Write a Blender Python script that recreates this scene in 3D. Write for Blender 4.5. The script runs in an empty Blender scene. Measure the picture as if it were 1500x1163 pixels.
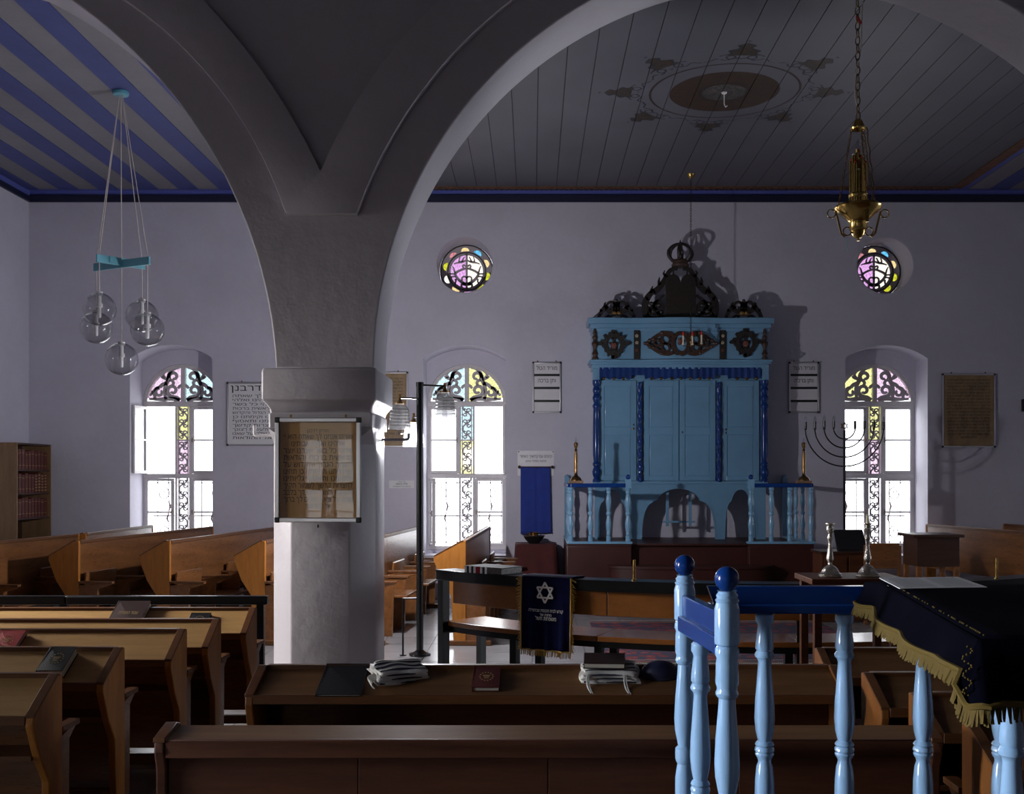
import bpy, bmesh, math, random
from mathutils import Vector, Matrix, Euler
from mathutils.geometry import tessellate_polygon

random.seed(7)
PI = math.pi
sc = bpy.context.scene
col = sc.collection

# ------------------------------------------------------------------ camera
# view camera: level, rising front (lens shift); eye 1.65 m above the floor
FPX, VX, VY, EYE = 1550.0, 780.0, 700.0, 1.65
cam = bpy.data.cameras.new('camera')
cam.sensor_width = 36.0
cam.lens = FPX / 1500.0 * 36.0
cam.shift_x = (750.0 - VX) / 1500.0
cam.shift_y = (VY - 581.5) / 1500.0
cam.clip_start = 0.05
cam.clip_end = 300
camo = bpy.data.objects.new('camera', cam)
camo.location = (0, 0, EYE)
camo.rotation_euler = (PI / 2, 0, 0)
col.objects.link(camo)
sc.camera = camo

# ------------------------------------------------------------------ view + sky
sc.view_settings.view_transform = 'Standard'
sc.view_settings.look = 'None'
sc.view_settings.gamma = 1.0
sc.view_settings.use_curve_mapping = False
sc.view_settings.exposure = 0.0
sc.cycles.use_denoising = True
sc.cycles.max_bounces = 8
sc.cycles.diffuse_bounces = 5
sc.cycles.transparent_max_bounces = 12
sc.cycles.sample_clamp_indirect = 6.0
sc.cycles.caustics_reflective = False
sc.cycles.caustics_refractive = False

world = bpy.data.worlds.new('overcast_sky')
sc.world = world
world.use_nodes = True
bg = world.node_tree.nodes['Background']
bg.inputs[0].default_value = (0.93, 0.96, 1.0, 1)
bg.inputs[1].default_value = 6.0

# light at the rear window and at unseen side windows added for it: (x, y, z centre, yaw it shines toward, width, height, watts, colour)
COOL = (0.84, 0.90, 1.0)
WARM = (1.0, 0.93, 0.84)
def window_light(name, loc, yaw, w, h, watts, color, spread=PI, pitch=0.0):
    l = bpy.data.lights.new(name, 'AREA')
    l.shape = 'RECTANGLE'; l.size = w; l.size_y = h
    l.energy = watts; l.color = color; l.spread = spread
    o = bpy.data.objects.new(name, l)
    o.location = loc
    o.rotation_euler = (PI / 2 + pitch, 0, yaw)      # yaw 0: shines toward +Y
    col.objects.link(o)
    return o
def portal(name, loc, w, h):
    o = window_light(name, loc, PI, w, h, 1.0, (1, 1, 1))
    o.data.cycles.is_portal = True

WIN_W, WIN_H = 1.06, 2.5
DOWN = math.radians(-18)                 # skylight slopes down into the room
window_light('daylight_rear_window', (-4.95, -6.25, 1.95), 0, WIN_W, WIN_H, 6, WARM, math.radians(100), DOWN)
window_light('added_left_window_light', (-7.15, 2.2, 1.95), -PI / 2, WIN_W, WIN_H, 100, COOL, math.radians(50), math.radians(-6))  # added unseen window light, narrowed onto the blue balustrade
window_light('added_left_window_light', (-7.15, 7.2, 2.5), -PI / 2, WIN_W, 1.45, 145, (1.0, 0.96, 0.92), math.radians(75), math.radians(-24))  # added unseen window light, tilted down onto the left desks and pillar
window_light('added_right_window_light', (11.05, 9.3, 1.95), PI / 2, WIN_W, WIN_H, 80, COOL, math.radians(62), math.radians(9))   # added unseen window light, tilted up to brighten the arch underside

# ------------------------------------------------------------------ helpers
def P(px, py, Y):
    """photo pixel + distance -> world point"""
    return Vector(((px - VX) / FPX * Y, Y, EYE - (py - VY) / FPX * Y))
def PX(px, Y): return (px - VX) / FPX * Y
def PZ(py, Y): return EYE - (py - VY) / FPX * Y

class MB:
    """collects geometry for one mesh"""
    def __init__(s): s.v = []; s.f = []
    def add(s, vs, fs, M=None):
        b = len(s.v)
        s.v += [tuple(M @ Vector(p)) if M is not None else tuple(p) for p in vs]
        s.f += [tuple(b + i for i in f) for f in fs]
        return s
    def box(s, x0, x1, y0, y1, z0, z1, M=None):
        if x0 > x1: x0, x1 = x1, x0
        if y0 > y1: y0, y1 = y1, y0
        if z0 > z1: z0, z1 = z1, z0
        vs = [(x0,y0,z0),(x1,y0,z0),(x1,y1,z0),(x0,y1,z0),(x0,y0,z1),(x1,y0,z1),(x1,y1,z1),(x0,y1,z1)]
        fs = [(0,3,2,1),(4,5,6,7),(0,1,5,4),(1,2,6,5),(2,3,7,6),(3,0,4,7)]
        return s.add(vs, fs, M)
    def cbox(s, c, d, M=None):
        return s.box(c[0]-d[0]/2, c[0]+d[0]/2, c[1]-d[1]/2, c[1]+d[1]/2, c[2]-d[2]/2, c[2]+d[2]/2, M)
    def lathe(s, prof, n=16, c=(0,0,0), M=None, sx=1, sy=1):
        vs = []; fs = []
        for r, z in prof:
            for k in range(n):
                a = 2*PI*k/n
                vs.append((c[0]+r*math.cos(a)*sx, c[1]+r*math.sin(a)*sy, c[2]+z))
        m = len(prof)
        for i in range(m-1):
            for k in range(n):
                k2 = (k+1) % n
                fs.append((i*n+k, i*n+k2, (i+1)*n+k2, (i+1)*n+k))
        if prof[0][0] > 1e-6: fs.append(tuple(reversed(range(n))))
        if prof[-1][0] > 1e-6: fs.append(tuple((m-1)*n+k for k in range(n)))
        return s.add(vs, fs, M)
    def sphere(s, c, r, n=16, m=10, M=None, sz=1.0):
        prof = [(max(1e-7, r*math.sin(PI*i/m)), -r*math.cos(PI*i/m)*sz) for i in range(m+1)]
        return s.lathe(prof, n, c, M)
    def tube(s, pts, r, n=8, M=None, closed=False):
        pts = [Vector(p) for p in pts]; k = len(pts)
        rs = r if isinstance(r, (list, tuple)) else [r]*k
        vs = []; fs = []
        up = None
        for i, p in enumerate(pts):
            if closed: t = pts[(i+1) % k] - pts[i-1]
            else: t = pts[min(i+1, k-1)] - pts[max(i-1, 0)]
            t.normalize()
            if up is None:
                up = Vector((0,0,1)) if abs(t.z) < 0.9 else Vector((1,0,0))
            a = t.cross(up)
            if a.length < 1e-5: a = t.orthogonal()
            a.normalize(); b = a.cross(t).normalized(); up = b
            for j in range(n):
                q = 2*PI*j/n
                vs.append(p + (a*math.cos(q) + b*math.sin(q))*rs[i])
        for i in range(k if closed else k-1):
            i2 = (i+1) % k
            for j in range(n):
                j2 = (j+1) % n
                fs.append((i*n+j, i*n+j2, i2*n+j2, i2*n+j))
        if not closed:
            fs.append(tuple(reversed(range(n)))); fs.append(tuple((k-1)*n+j for j in range(n)))
        return s.add(vs, fs, M)
    def prism(s, poly, y0, y1, M=None):
        """polygon in (x,z) extruded along y"""
        n = len(poly)
        vs = [(p[0], y0, p[1]) for p in poly] + [(p[0], y1, p[1]) for p in poly]
        fs = [tuple(range(n)), tuple(reversed(range(n, 2*n)))]
        for i in range(n):
            j = (i+1) % n
            fs.append((j, i, n+i, n+j))
        return s.add(vs, fs, M)
    def ribbon(s, pts, w, y0, y1, M=None):
        """flat bar following an (x,z) polyline, width w (number or list), depth y0..y1"""
        n = len(pts)
        ws = w if isinstance(w, (list, tuple)) else [w]*n
        L = []; R = []
        for i in range(n):
            a = pts[max(i-1, 0)]; b = pts[min(i+1, n-1)]
            dx, dz = b[0]-a[0], b[1]-a[1]; l = math.hypot(dx, dz) or 1
            nx, nz = -dz/l*ws[i]/2, dx/l*ws[i]/2
            L.append((pts[i][0]+nx, pts[i][1]+nz)); R.append((pts[i][0]-nx, pts[i][1]-nz))
        vs = []
        for i in range(n):
            vs += [(L[i][0], y0, L[i][1]), (R[i][0], y0, R[i][1]), (R[i][0], y1, R[i][1]), (L[i][0], y1, L[i][1])]
        fs = [(0,1,2,3), (4*n-1,4*n-2,4*n-3,4*n-4)]
        for i in range(n-1):
            for j in range(4):
                j2 = (j+1) % 4
                fs.append((4*i+j2, 4*i+j, 4*i+4+j, 4*i+4+j2))
        return s.add(vs, fs, M)

MATS = {}
def link(o, parent=None):
    col.objects.link(o)
    if parent is not None: o.parent = parent
    return o
def build(name, mb, mat, parent=None, smooth=True, loc=None, bevel=0, seg=2, angle=0.6):
    """mb -> one mesh object (world-space vertices are shifted by loc)"""
    me = bpy.data.meshes.new(name)
    vs = mb.v
    if loc is not None: vs = [(v[0]-loc[0], v[1]-loc[1], v[2]-loc[2]) for v in vs]
    me.from_pydata(vs, [], mb.f)
    if bevel:
        bm = bmesh.new(); bm.from_mesh(me)
        bmesh.ops.remove_doubles(bm, verts=bm.verts, dist=1e-5)
        bmesh.ops.recalc_face_normals(bm, faces=bm.faces)
        es = [e for e in bm.edges if len(e.link_faces) == 2 and e.calc_face_angle(0) > 0.5]
        bmesh.ops.bevel(bm, geom=es, offset=bevel, segments=seg, profile=0.5, affect='EDGES', clamp_overlap=True)
        bm.to_mesh(me); bm.free()
    if bevel: angle = min(angle, .35)
    if smooth:
        me.polygons.foreach_set('use_smooth', [True]*len(me.polygons))
        me.set_sharp_from_angle(angle=angle)
    me.materials.append(MATS[mat] if isinstance(mat, str) else mat)
    o = bpy.data.objects.new(name, me)
    link(o, parent)
    if loc is not None and parent is None: o.location = loc
    return o
def empty(name, loc=(0,0,0), rz=0):
    o = bpy.data.objects.new(name, None)
    o.empty_display_size = 0.1
    o.location = loc; o.rotation_euler = (0, 0, rz)
    return link(o)
def tag(o, label=None, cat=None, group=None, kind=None):
    if label: o['label'] = label
    if cat: o['category'] = cat
    if group: o['group'] = group
    if kind: o['kind'] = kind
    return o
def thing(name, label, cat, loc=(0,0,0), rz=0, group=None):
    return tag(empty(name, loc, rz), label, cat, group)
def copy_tree(o, parent=None):
    c = o.copy(); col.objects.link(c)
    if parent is not None: c.parent = parent
    for ch in list(o.children): copy_tree(ch, c)
    return c
def rotz(a, c=(0,0,0)):
    return Matrix.Translation(c) @ Matrix.Rotation(a, 4, 'Z')

# ------------------------------------------------------------------ materials
class NT:
    """tiny expression helper over shader math nodes"""
    def __init__(s, m): s.nt = m.node_tree; s.N = s.nt.nodes; s.L = s.nt.links
    def node(s, t, **kw):
        n = s.N.new(t)
        for k, v in kw.items(): setattr(n, k, v)
        return n
    def put(s, sock, v):
        if isinstance(v, (int, float)): sock.default_value = v
        elif isinstance(v, tuple): sock.default_value = v if len(v) == len(sock.default_value) else v + (1,)
        else: s.L.new(v, sock)
    def m(s, op, a, b=None, c=None):
        n = s.node('ShaderNodeMath', operation=op)
        for i, q in enumerate((a, b, c)):
            if q is not None: s.put(n.inputs[i], q)
        return n.outputs[0]
    def mix(s, f, a, b):
        n = s.node('ShaderNodeMix', data_type='RGBA')
        s.put(n.inputs[0], f); s.put(n.inputs[6], a); s.put(n.inputs[7], b)
        return n.outputs[2]
    def noise(s, vec, scale, detail=3, rough=0.55):
        n = s.node('ShaderNodeTexNoise'); n.inputs['Scale'].default_value = scale
        n.inputs['Detail'].default_value = detail; n.inputs['Roughness'].default_value = rough
        if vec is not None: s.L.new(vec, n.inputs['Vector'])
        return n.outputs[0]
    def ramp(s, f, stops):
        n = s.node('ShaderNodeValToRGB')
        el = n.color_ramp.elements
        while len(el) < len(stops): el.new(0.5)
        for e, (p, c) in zip(el, stops):
            e.position = p; e.color = c if len(c) == 4 else c + (1,)
        s.L.new(f, n.inputs[0]); return n.outputs[0]
    def bump(s, h, strength, dist=0.01):
        n = s.node('ShaderNodeBump'); n.inputs['Strength'].default_value = strength
        n.inputs['Distance'].default_value = dist; s.L.new(h, n.inputs['Height']); return n.outputs[0]
    def mapping(s, vec, scale=(1,1,1), rot=(0,0,0)):
        n = s.node('ShaderNodeMapping'); n.inputs['Scale'].default_value = scale
        n.inputs['Rotation'].default_value = rot; s.L.new(vec, n.inputs[0]); return n.outputs[0]

def new_mat(name):
    m = bpy.data.materials.new(name); m.use_nodes = True
    MATS[name] = m
    return m, NT(m), m.node_tree.nodes['Principled BSDF']
def plain(name, c, rough=0.5, metal=0.0, var=0.0, vscale=6, bump=0.0, bscale=60, coat=0.0, spec=None, sheen=0.0, objspace=True):
    m, t, b = new_mat(name)
    b.inputs['Base Color'].default_value = (*c, 1); b.inputs['Roughness'].default_value = rough
    b.inputs['Metallic'].default_value = metal
    if coat: b.inputs['Coat Weight'].default_value = coat; b.inputs['Coat Roughness'].default_value = 0.12
    if spec is not None: b.inputs['Specular IOR Level'].default_value = spec
    if sheen: b.inputs['Sheen Weight'].default_value = sheen
    if var or bump:
        v = t.node('ShaderNodeTexCoord').outputs['Object']
        if var:
            f = t.noise(v, vscale, 4)
            lo = tuple(max(0, q*(1-var)) for q in c); hi = tuple(min(1, q*(1+var)) for q in c)
            t.L.new(t.ramp(f, [(0.3, lo), (0.7, hi)]), b.inputs['Base Color'])
        if bump:
            t.L.new(t.bump(t.noise(v, bscale, 3), bump), b.inputs['Normal'])
    return m
def wood(name, c1, c2, rough=0.35, axis='X', scale=5.0, coat=0.1, spec=0.4):
    m, t, b = new_mat(name)
    v = t.node('ShaderNodeTexCoord').outputs['Object']
    st = {'X': (0.12, 1, 1), 'Y': (1, 0.12, 1), 'Z': (1, 1, 0.12)}[axis]
    mp = t.mapping(v, tuple(q*scale for q in st))
    n1 = t.noise(mp, 4.0, 5, 0.6)
    n2 = t.noise(mp, 28.0, 3, 0.6)
    f = t.m('ADD', t.m('MULTIPLY', n1, 0.7), t.m('MULTIPLY', n2, 0.3))
    t.L.new(t.ramp(f, [(0.33, c1), (0.67, c2)]), b.inputs['Base Color'])
    rr = t.m('ADD', t.m('MULTIPLY', n2, 0.2), rough-0.1)
    t.L.new(rr, b.inputs['Roughness'])
    t.L.new(t.bump(n2, 0.08, 0.004), b.inputs['Normal'])
    b.inputs['Coat Weight'].default_value = coat
    b.inputs['Coat Roughness'].default_value = 0.2
    b.inputs['Specular IOR Level'].default_value = spec
    return m
def glass(name, c, gloss=0.08, rough=0.02, textured=0.0):
    m, t, b = new_mat(name)
    t.N.remove(b)
    out = t.N['Material Output']
    if textured: c = tuple(math.sqrt(q) for q in c)      # light crosses both faces of the pane
    tr = t.node('ShaderNodeBsdfTransparent')
    tr.inputs[0].default_value = (*c, 1)
    if textured:
        v = t.node('ShaderNodeTexCoord').outputs['Object']
        f = t.noise(v, 60, 3)
        lo = tuple(q*(1-textured) for q in c); hi = tuple(min(1, q*(1+textured*.6)) for q in c)
        t.L.new(t.ramp(f, [(0.35, lo), (0.65, hi)]), tr.inputs[0])
    gl = t.node('ShaderNodeBsdfGlossy'); gl.inputs['Roughness'].default_value = rough
    fr = t.node('ShaderNodeLayerWeight'); fr.inputs[0].default_value = 0.5
    f = t.m('ADD', t.m('MULTIPLY', t.m('POWER', fr.outputs['Facing'], 3.0), 0.85), 0.02+gloss*0.06)
    mx = t.node('ShaderNodeMixShader')
    t.L.new(f, mx.inputs[0]); t.L.new(tr.outputs[0], mx.inputs[1]); t.L.new(gl.outputs[0], mx.inputs[2])
    t.L.new(mx.outputs[0], out.inputs[0])
    return m

def plaster(name, c, rough=0.75, spec=0.3):
    m, t, b = new_mat(name)
    v = t.node('ShaderNodeNewGeometry').outputs['Position']
    n1 = t.noise(v, 1.1, 5, 0.6); n2 = t.noise(v, 14, 4, 0.6)
    f = t.m('ADD', t.m('MULTIPLY', n1, 0.75), t.m('MULTIPLY', n2, 0.25))
    lo = tuple(q*0.93 for q in c); hi = tuple(min(1, q*1.05) for q in c)
    t.L.new(t.ramp(f, [(0.35, lo), (0.65, hi)]), b.inputs['Base Color'])
    b.inputs['Roughness'].default_value = rough
    b.inputs['Specular IOR Level'].default_value = spec
    t.L.new(t.bump(t.noise(v, 9, 5, 0.6), 0.25, 0.02), b.inputs['Normal'])
    return m
plaster('wall_plaster', (0.585, 0.565, 0.645))
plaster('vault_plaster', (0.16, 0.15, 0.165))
plaster('arcade_plaster', (0.47, 0.445, 0.48), 0.42, 0.5)
plaster('ceiling_grey', (0.21, 0.20, 0.22))
plain('ceiling_blue', (0.052, 0.064, 0.22), 0.6, var=0.12, vscale=3)
plain('navy_trim', (0.012, 0.014, 0.045), 0.5)
plain('border_blue', (0.10, 0.12, 0.40), 0.6)
plain('border_brown', (0.14, 0.065, 0.032), 0.6, var=0.3, vscale=20)
plain('border_dark', (0.03, 0.03, 0.04), 0.7)
wood('pew_wood', (0.12, 0.045, 0.015), (0.235, 0.095, 0.03), 0.3, 'X', 4, 0.3)
wood('pew_end_wood', (0.29, 0.105, 0.018), (0.46, 0.18, 0.034), 0.42, 'Z', 4, 0.0, 0.25)
wood('pew_edge_wood', (0.085, 0.032, 0.012), (0.15, 0.06, 0.02), 0.4, 'X', 4, 0.0, 0.3)
wood('desk_laminate', (0.37, 0.21, 0.075), (0.50, 0.295, 0.115), 0.5, 'X', 6, 0.0, 0.3)
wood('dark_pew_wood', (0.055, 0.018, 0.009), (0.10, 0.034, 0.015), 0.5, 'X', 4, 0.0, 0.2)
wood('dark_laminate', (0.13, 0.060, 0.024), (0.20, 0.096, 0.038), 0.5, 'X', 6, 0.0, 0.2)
wood('bench_wood', (0.20, 0.07, 0.016), (0.27, 0.10, 0.023), 0.22, 'X', 4, 0.4)
wood('dark_wood', (0.030, 0.012, 0.007), (0.055, 0.022, 0.012), 0.35, 'X', 4)
wood('brown_end_wood', (0.15, 0.052, 0.013), (0.26, 0.095, 0.022), 0.42, 'Z', 4, 0.0, 0.25)
wood('bookcase_wood', (0.20, 0.115, 0.055), (0.30, 0.18, 0.09), 0.5, 'Z', 4)
plain('red_platform', (0.048, 0.012, 0.009), 0.45, var=0.15, vscale=3)
plain('ark_blue', (0.17, 0.345, 0.51), 0.28, var=0.06, vscale=4, coat=0.3)
plain('rail_blue', (0.31, 0.50, 0.73), 0.16, var=0.05, vscale=6, coat=0.6)
plain('deep_blue', (0.005, 0.036, 0.18), 0.2, var=0.1, vscale=8, coat=0.15, spec=0.35)
plain('carved_dark', (0.018, 0.013, 0.010), 0.45, var=0.4, vscale=30, bump=0.4, bscale=80)
plain('carved_brown', (0.050, 0.024, 0.014), 0.45, var=0.3, vscale=30, bump=0.3, bscale=80)
plain('carved_gold', (0.20, 0.11, 0.025), 0.45, var=0.3, vscale=40)
plain('carved_rose', (0.17, 0.05, 0.035), 0.5, var=0.3, vscale=40)
plain('cream_paint', (0.55, 0.47, 0.33), 0.5)
plain('brass', (0.62, 0.42, 0.13), 0.2, 1.0, bump=0.1, bscale=30)
plain('aged_brass', (0.22, 0.13, 0.055), 0.32, 1.0, var=0.3, vscale=20)
plain('silver', (0.62, 0.58, 0.52), 0.26, 1.0, var=0.25, vscale=60, bump=0.5, bscale=120)
plain('aluminium', (0.62, 0.62, 0.64), 0.3, 1.0)
plain('black_plastic', (0.012, 0.012, 0.014), 0.35)
plain('black_metal', (0.007, 0.007, 0.008), 0.3, spec=0.25)
plain('dark_iron', (0.016, 0.015, 0.015), 0.4, 0.3)
plain('window_paint', (0.64, 0.61, 0.61), 0.45, var=0.06, vscale=10)
plain('iron_scroll', (0.50, 0.46, 0.47), 0.6)
plain('grille_iron', (0.10, 0.075, 0.08), 0.6)
plain('white_enamel', (0.72, 0.70, 0.72), 0.35, var=0.04)
plain('white_paper', (0.74, 0.73, 0.74), 0.55, var=0.02)
plain('brown_paper', (0.30, 0.20, 0.10), 0.5, var=0.2, vscale=9)
plain('gold_paper', (0.33, 0.18, 0.055), 0.35, var=0.12, vscale=5)
plain('ink', (0.012, 0.010, 0.010), 0.6)
plain('gilt_ink', (0.35, 0.25, 0.10), 0.4)
plain('silver_thread', (0.70, 0.68, 0.66), 0.4, 0.2)
plain('navy_velvet', (0.003, 0.004, 0.032), 0.9, spec=0.1, sheen=0.02, var=0.3, vscale=12)
plain('night_velvet', (0.0016, 0.0017, 0.0045), 0.95, spec=0.02, sheen=0.0, var=0.3, vscale=10)
plain('blue_cotton', (0.016, 0.040, 0.27), 0.85, sheen=0.2, var=0.12, vscale=12)
plain('gold_fringe', (0.50, 0.32, 0.06), 0.5, 0.2)
plain('dull_gold_fringe', (0.12, 0.08, 0.02), 0.7, 0.0, spec=0.1)
plain('red_cloth', (0.075, 0.011, 0.010), 0.85, var=0.15, vscale=10)
plain('tallit_wool', (0.62, 0.60, 0.56), 0.9, var=0.06, vscale=30)
plain('tallit_stripe', (0.012, 0.014, 0.035), 0.9)
plain('black_leather', (0.008, 0.008, 0.011), 0.5, spec=0.25, bump=0.2, bscale=150)
plain('brown_leather', (0.030, 0.014, 0.013), 0.55, spec=0.25, bump=0.2, bscale=150)
plain('red_leather', (0.24, 0.009, 0.012), 0.55, spec=0.2, bump=0.2, bscale=150)
plain('wine_leather', (0.06, 0.009, 0.009), 0.55, spec=0.25, bump=0.2, bscale=150)
plain('page_edge', (0.60, 0.55, 0.45), 0.8)
plain('marbled_page', (0.08, 0.065, 0.06), 0.5, var=0.9, vscale=90)
plain('teal_paint', (0.11, 0.34, 0.42), 0.45)
plain('cord_white', (0.50, 0.45, 0.40), 0.7)
plain('opal_white', (0.75, 0.75, 0.76), 0.3)
plain('candle_wax', (0.75, 0.66, 0.46), 0.5)
plain('red_glass', (0.70, 0.04, 0.03), 0.2)
plain('wire_red', (0.35, 0.02, 0.02), 0.5)
plain('blue_satin', (0.004, 0.006, 0.035), 0.6)
plain('lamp_stone', (0.20, 0.12, 0.07), 0.6, var=0.3, vscale=20)
glass('violet_glass', (.165, .085, .165), 0.1, 0.1, 0.2)
glass('clear_pane', (0.97, 0.97, 0.97))
glass('globe_glass', (0.93, 0.93, 0.93), 0.3)
glass('bulb_glass', (0.85, 0.85, 0.88), 0.5)
glass('pink_glass', (0.205, 0.145, 0.185), 0.1, 0.1, 0.25)
glass('rose_glass', (0.13, 0.05, 0.055), 0.1, 0.1, 0.3)
glass('cyan_glass', (0.155, 0.215, 0.23), 0.1, 0.1, 0.25)
glass('azure_glass', (0.03, 0.12, 0.19), 0.1, 0.1, 0.3)
glass('yellow_glass', (0.215, 0.205, 0.085), 0.1, 0.1, 0.25)
glass('lime_glass', (0.13, 0.13, 0.006), 0.1, 0.1, 0.3)
glass('amber_glass', (0.22, 0.155, 0.07), 0.1, 0.1, 0.25)
glass('cream_glass', (0.26, 0.235, 0.19), 0.1, 0.1, 0.1)
def shade_glass(name, clear):            # ribbed glass darkened against the added bulb's glare, clear = share of light passing straight through
    m, t, b = new_mat(name)
    t.N.remove(b)
    tr = t.node('ShaderNodeBsdfTranslucent'); tr.inputs[0].default_value = (0.06, 0.06, 0.06, 1)
    df = t.node('ShaderNodeBsdfPrincipled'); df.inputs['Base Color'].default_value = (0.07, 0.07, 0.07, 1); df.inputs['Roughness'].default_value = 0.2
    tp = t.node('ShaderNodeBsdfTransparent')
    m1 = t.node('ShaderNodeMixShader'); m1.inputs[0].default_value = 0.5
    t.L.new(tr.outputs[0], m1.inputs[1]); t.L.new(df.outputs[0], m1.inputs[2])
    m2 = t.node('ShaderNodeMixShader'); m2.inputs[0].default_value = clear
    t.L.new(m1.outputs[0], m2.inputs[1]); t.L.new(tp.outputs[0], m2.inputs[2])
    t.L.new(m2.outputs[0], t.N['Material Output'].inputs[0])
shade_glass('ribbed_shade', 0.4)
shade_glass('added_light_shade', 0.8)
def poster_glass():                       # glazed print: mirror-like pane over the sheet
    m, t, b = new_mat('poster_pane')
    t.N.remove(b)
    tr = t.node('ShaderNodeBsdfTransparent')
    gl = t.node('ShaderNodeBsdfGlossy'); gl.inputs['Roughness'].default_value = 0.012
    v = t.node('ShaderNodeTexCoord').outputs['Object']
    t.L.new(t.bump(t.noise(v, 3.0, 1), 0.06, 0.01), gl.inputs['Normal'])
    mx = t.node('ShaderNodeMixShader'); mx.inputs[0].default_value = 0.012
    t.L.new(tr.outputs[0], mx.inputs[1]); t.L.new(gl.outputs[0], mx.inputs[2])
    t.L.new(mx.outputs[0], t.N['Material Output'].inputs[0])
poster_glass()
def stone_floor():
    m, t, b = new_mat('stone_tile')
    v = t.node('ShaderNodeNewGeometry').outputs['Position']
    n1 = t.noise(v, 2.0, 5, 0.65); n2 = t.noise(v, 40, 3)
    oi = t.node('ShaderNodeObjectInfo').outputs['Random']
    f = t.m('ADD', t.m('ADD', t.m('MULTIPLY', n1, 0.55), t.m('MULTIPLY', n2, 0.2)), t.m('MULTIPLY', oi, 0.2))
    t.L.new(t.ramp(f, [(0.3, (0.19, 0.185, 0.19)), (0.75, (0.31, 0.30, 0.31))]), b.inputs['Base Color'])
    b.inputs['Roughness'].default_value = 0.22
    t.L.new(t.bump(n1, 0.1, 0.01), b.inputs['Normal'])
stone_floor()
plain('tile_joint', (0.12, 0.115, 0.115), 0.8)
MED_X, MED_Y = 1.955, 10.79
def plank_paint():
    m, t, b = new_mat('painted_plank')
    g = t.node('ShaderNodeNewGeometry').outputs['Position']
    sx = t.node('ShaderNodeSeparateXYZ'); t.L.new(g, sx.inputs[0])
    x = t.m('SUBTRACT', sx.outputs[0], MED_X); y = t.m('SUBTRACT', sx.outputs[1], MED_Y)
    r = t.m('SQRT', t.m('ADD', t.m('MULTIPLY', x, x), t.m('MULTIPLY', y, y)))
    th = t.m('ARCTAN2', y, x)
    a = t.m('PINGPONG', t.m('ADD', th, 4*PI), PI/8)          # 0 on an axis, pi/8 between
    n_lo = t.noise(g, 0.8, 4); n_hi = t.noise(g, 22, 4, 0.65)
    base = t.ramp(n_lo, [(0.3, (0.085, 0.084, 0.10)), (0.7, (0.115, 0.112, 0.13))])
    def lt(p, q): return t.m('LESS_THAN', p, q)
    def gt(p, q): return t.m('GREATER_THAN', p, q)
    def band(p, c, w): return lt(t.m('ABSOLUTE', t.m('SUBTRACT', p, c)), w)
    brown = t.ramp(n_hi, [(0.35, (0.028, 0.015, 0.009)), (0.65, (0.046, 0.025, 0.014))])
    motif = t.ramp(n_hi, [(0.35, (0.018, 0.015, 0.015)), (0.5, (0.036, 0.030, 0.018)), (0.66, (0.06, 0.022, 0.013))])
    rose = t.ramp(t.noise(g, 30, 3), [(0.4, (0.03, 0.03, 0.028)), (0.55, (0.065, 0.065, 0.06)), (0.68, (0.13, 0.08, 0.06))])
    line = (0.014, 0.016, 0.026)
    c = base
    c = t.mix(band(r, 0.752, 0.012), c, (0.03, 0.016, 0.012))
    c = t.mix(lt(r, 0.555), c, brown)
    c = t.mix(lt(r, 0.27), c, (0.025, 0.015, 0.012))
    c = t.mix(lt(r, 0.222), c, rose)
    # eight shield-shaped palmettes
    u = t.m('SUBTRACT', t.m('MULTIPLY', r, t.m('COSINE', a)), 0.90)
    v = t.m('MULTIPLY', r, t.m('SINE', a))
    wv = t.m('ADD', t.m('MULTIPLY', t.m('SUBTRACT', 1.0, t.m('DIVIDE', u, 0.36)), 0.19), t.m('MULTIPLY', t.m('SINE', t.m('MULTIPLY', u, 52)), 0.028))
    inside = t.m('MULTIPLY', lt(v, wv), t.m('MULTIPLY', gt(u, 0.045), lt(u, 0.36)))
    edge = t.m('MULTIPLY', band(v, wv, 0.012), t.m('MULTIPLY', gt(u, 0.02), lt(u, 0.38)))
    c = t.mix(inside, c, motif)
    c = t.mix(edge, c, line)
    stem = t.m('ADD', 0.865, t.m('MULTIPLY', t.m('SINE', t.m('MULTIPLY', a, 30)), 0.022))
    c = t.mix(t.m('MULTIPLY', band(r, stem, 0.010), gt(n_hi, 0.44)), c, line)
    cu = t.m('SQRT', t.m('ADD', t.m('POWER', t.m('SUBTRACT', u, 0.0), 2), t.m('POWER', t.m('SUBTRACT', v, 0.10), 2)))
    c = t.mix(t.m('MULTIPLY', band(cu, 0.042, 0.008), lt(r, 1.0)), c, line)
    t.L.new(c, b.inputs['Base Color'])
    b.inputs['Roughness'].default_value = 0.5
plank_paint()
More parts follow.
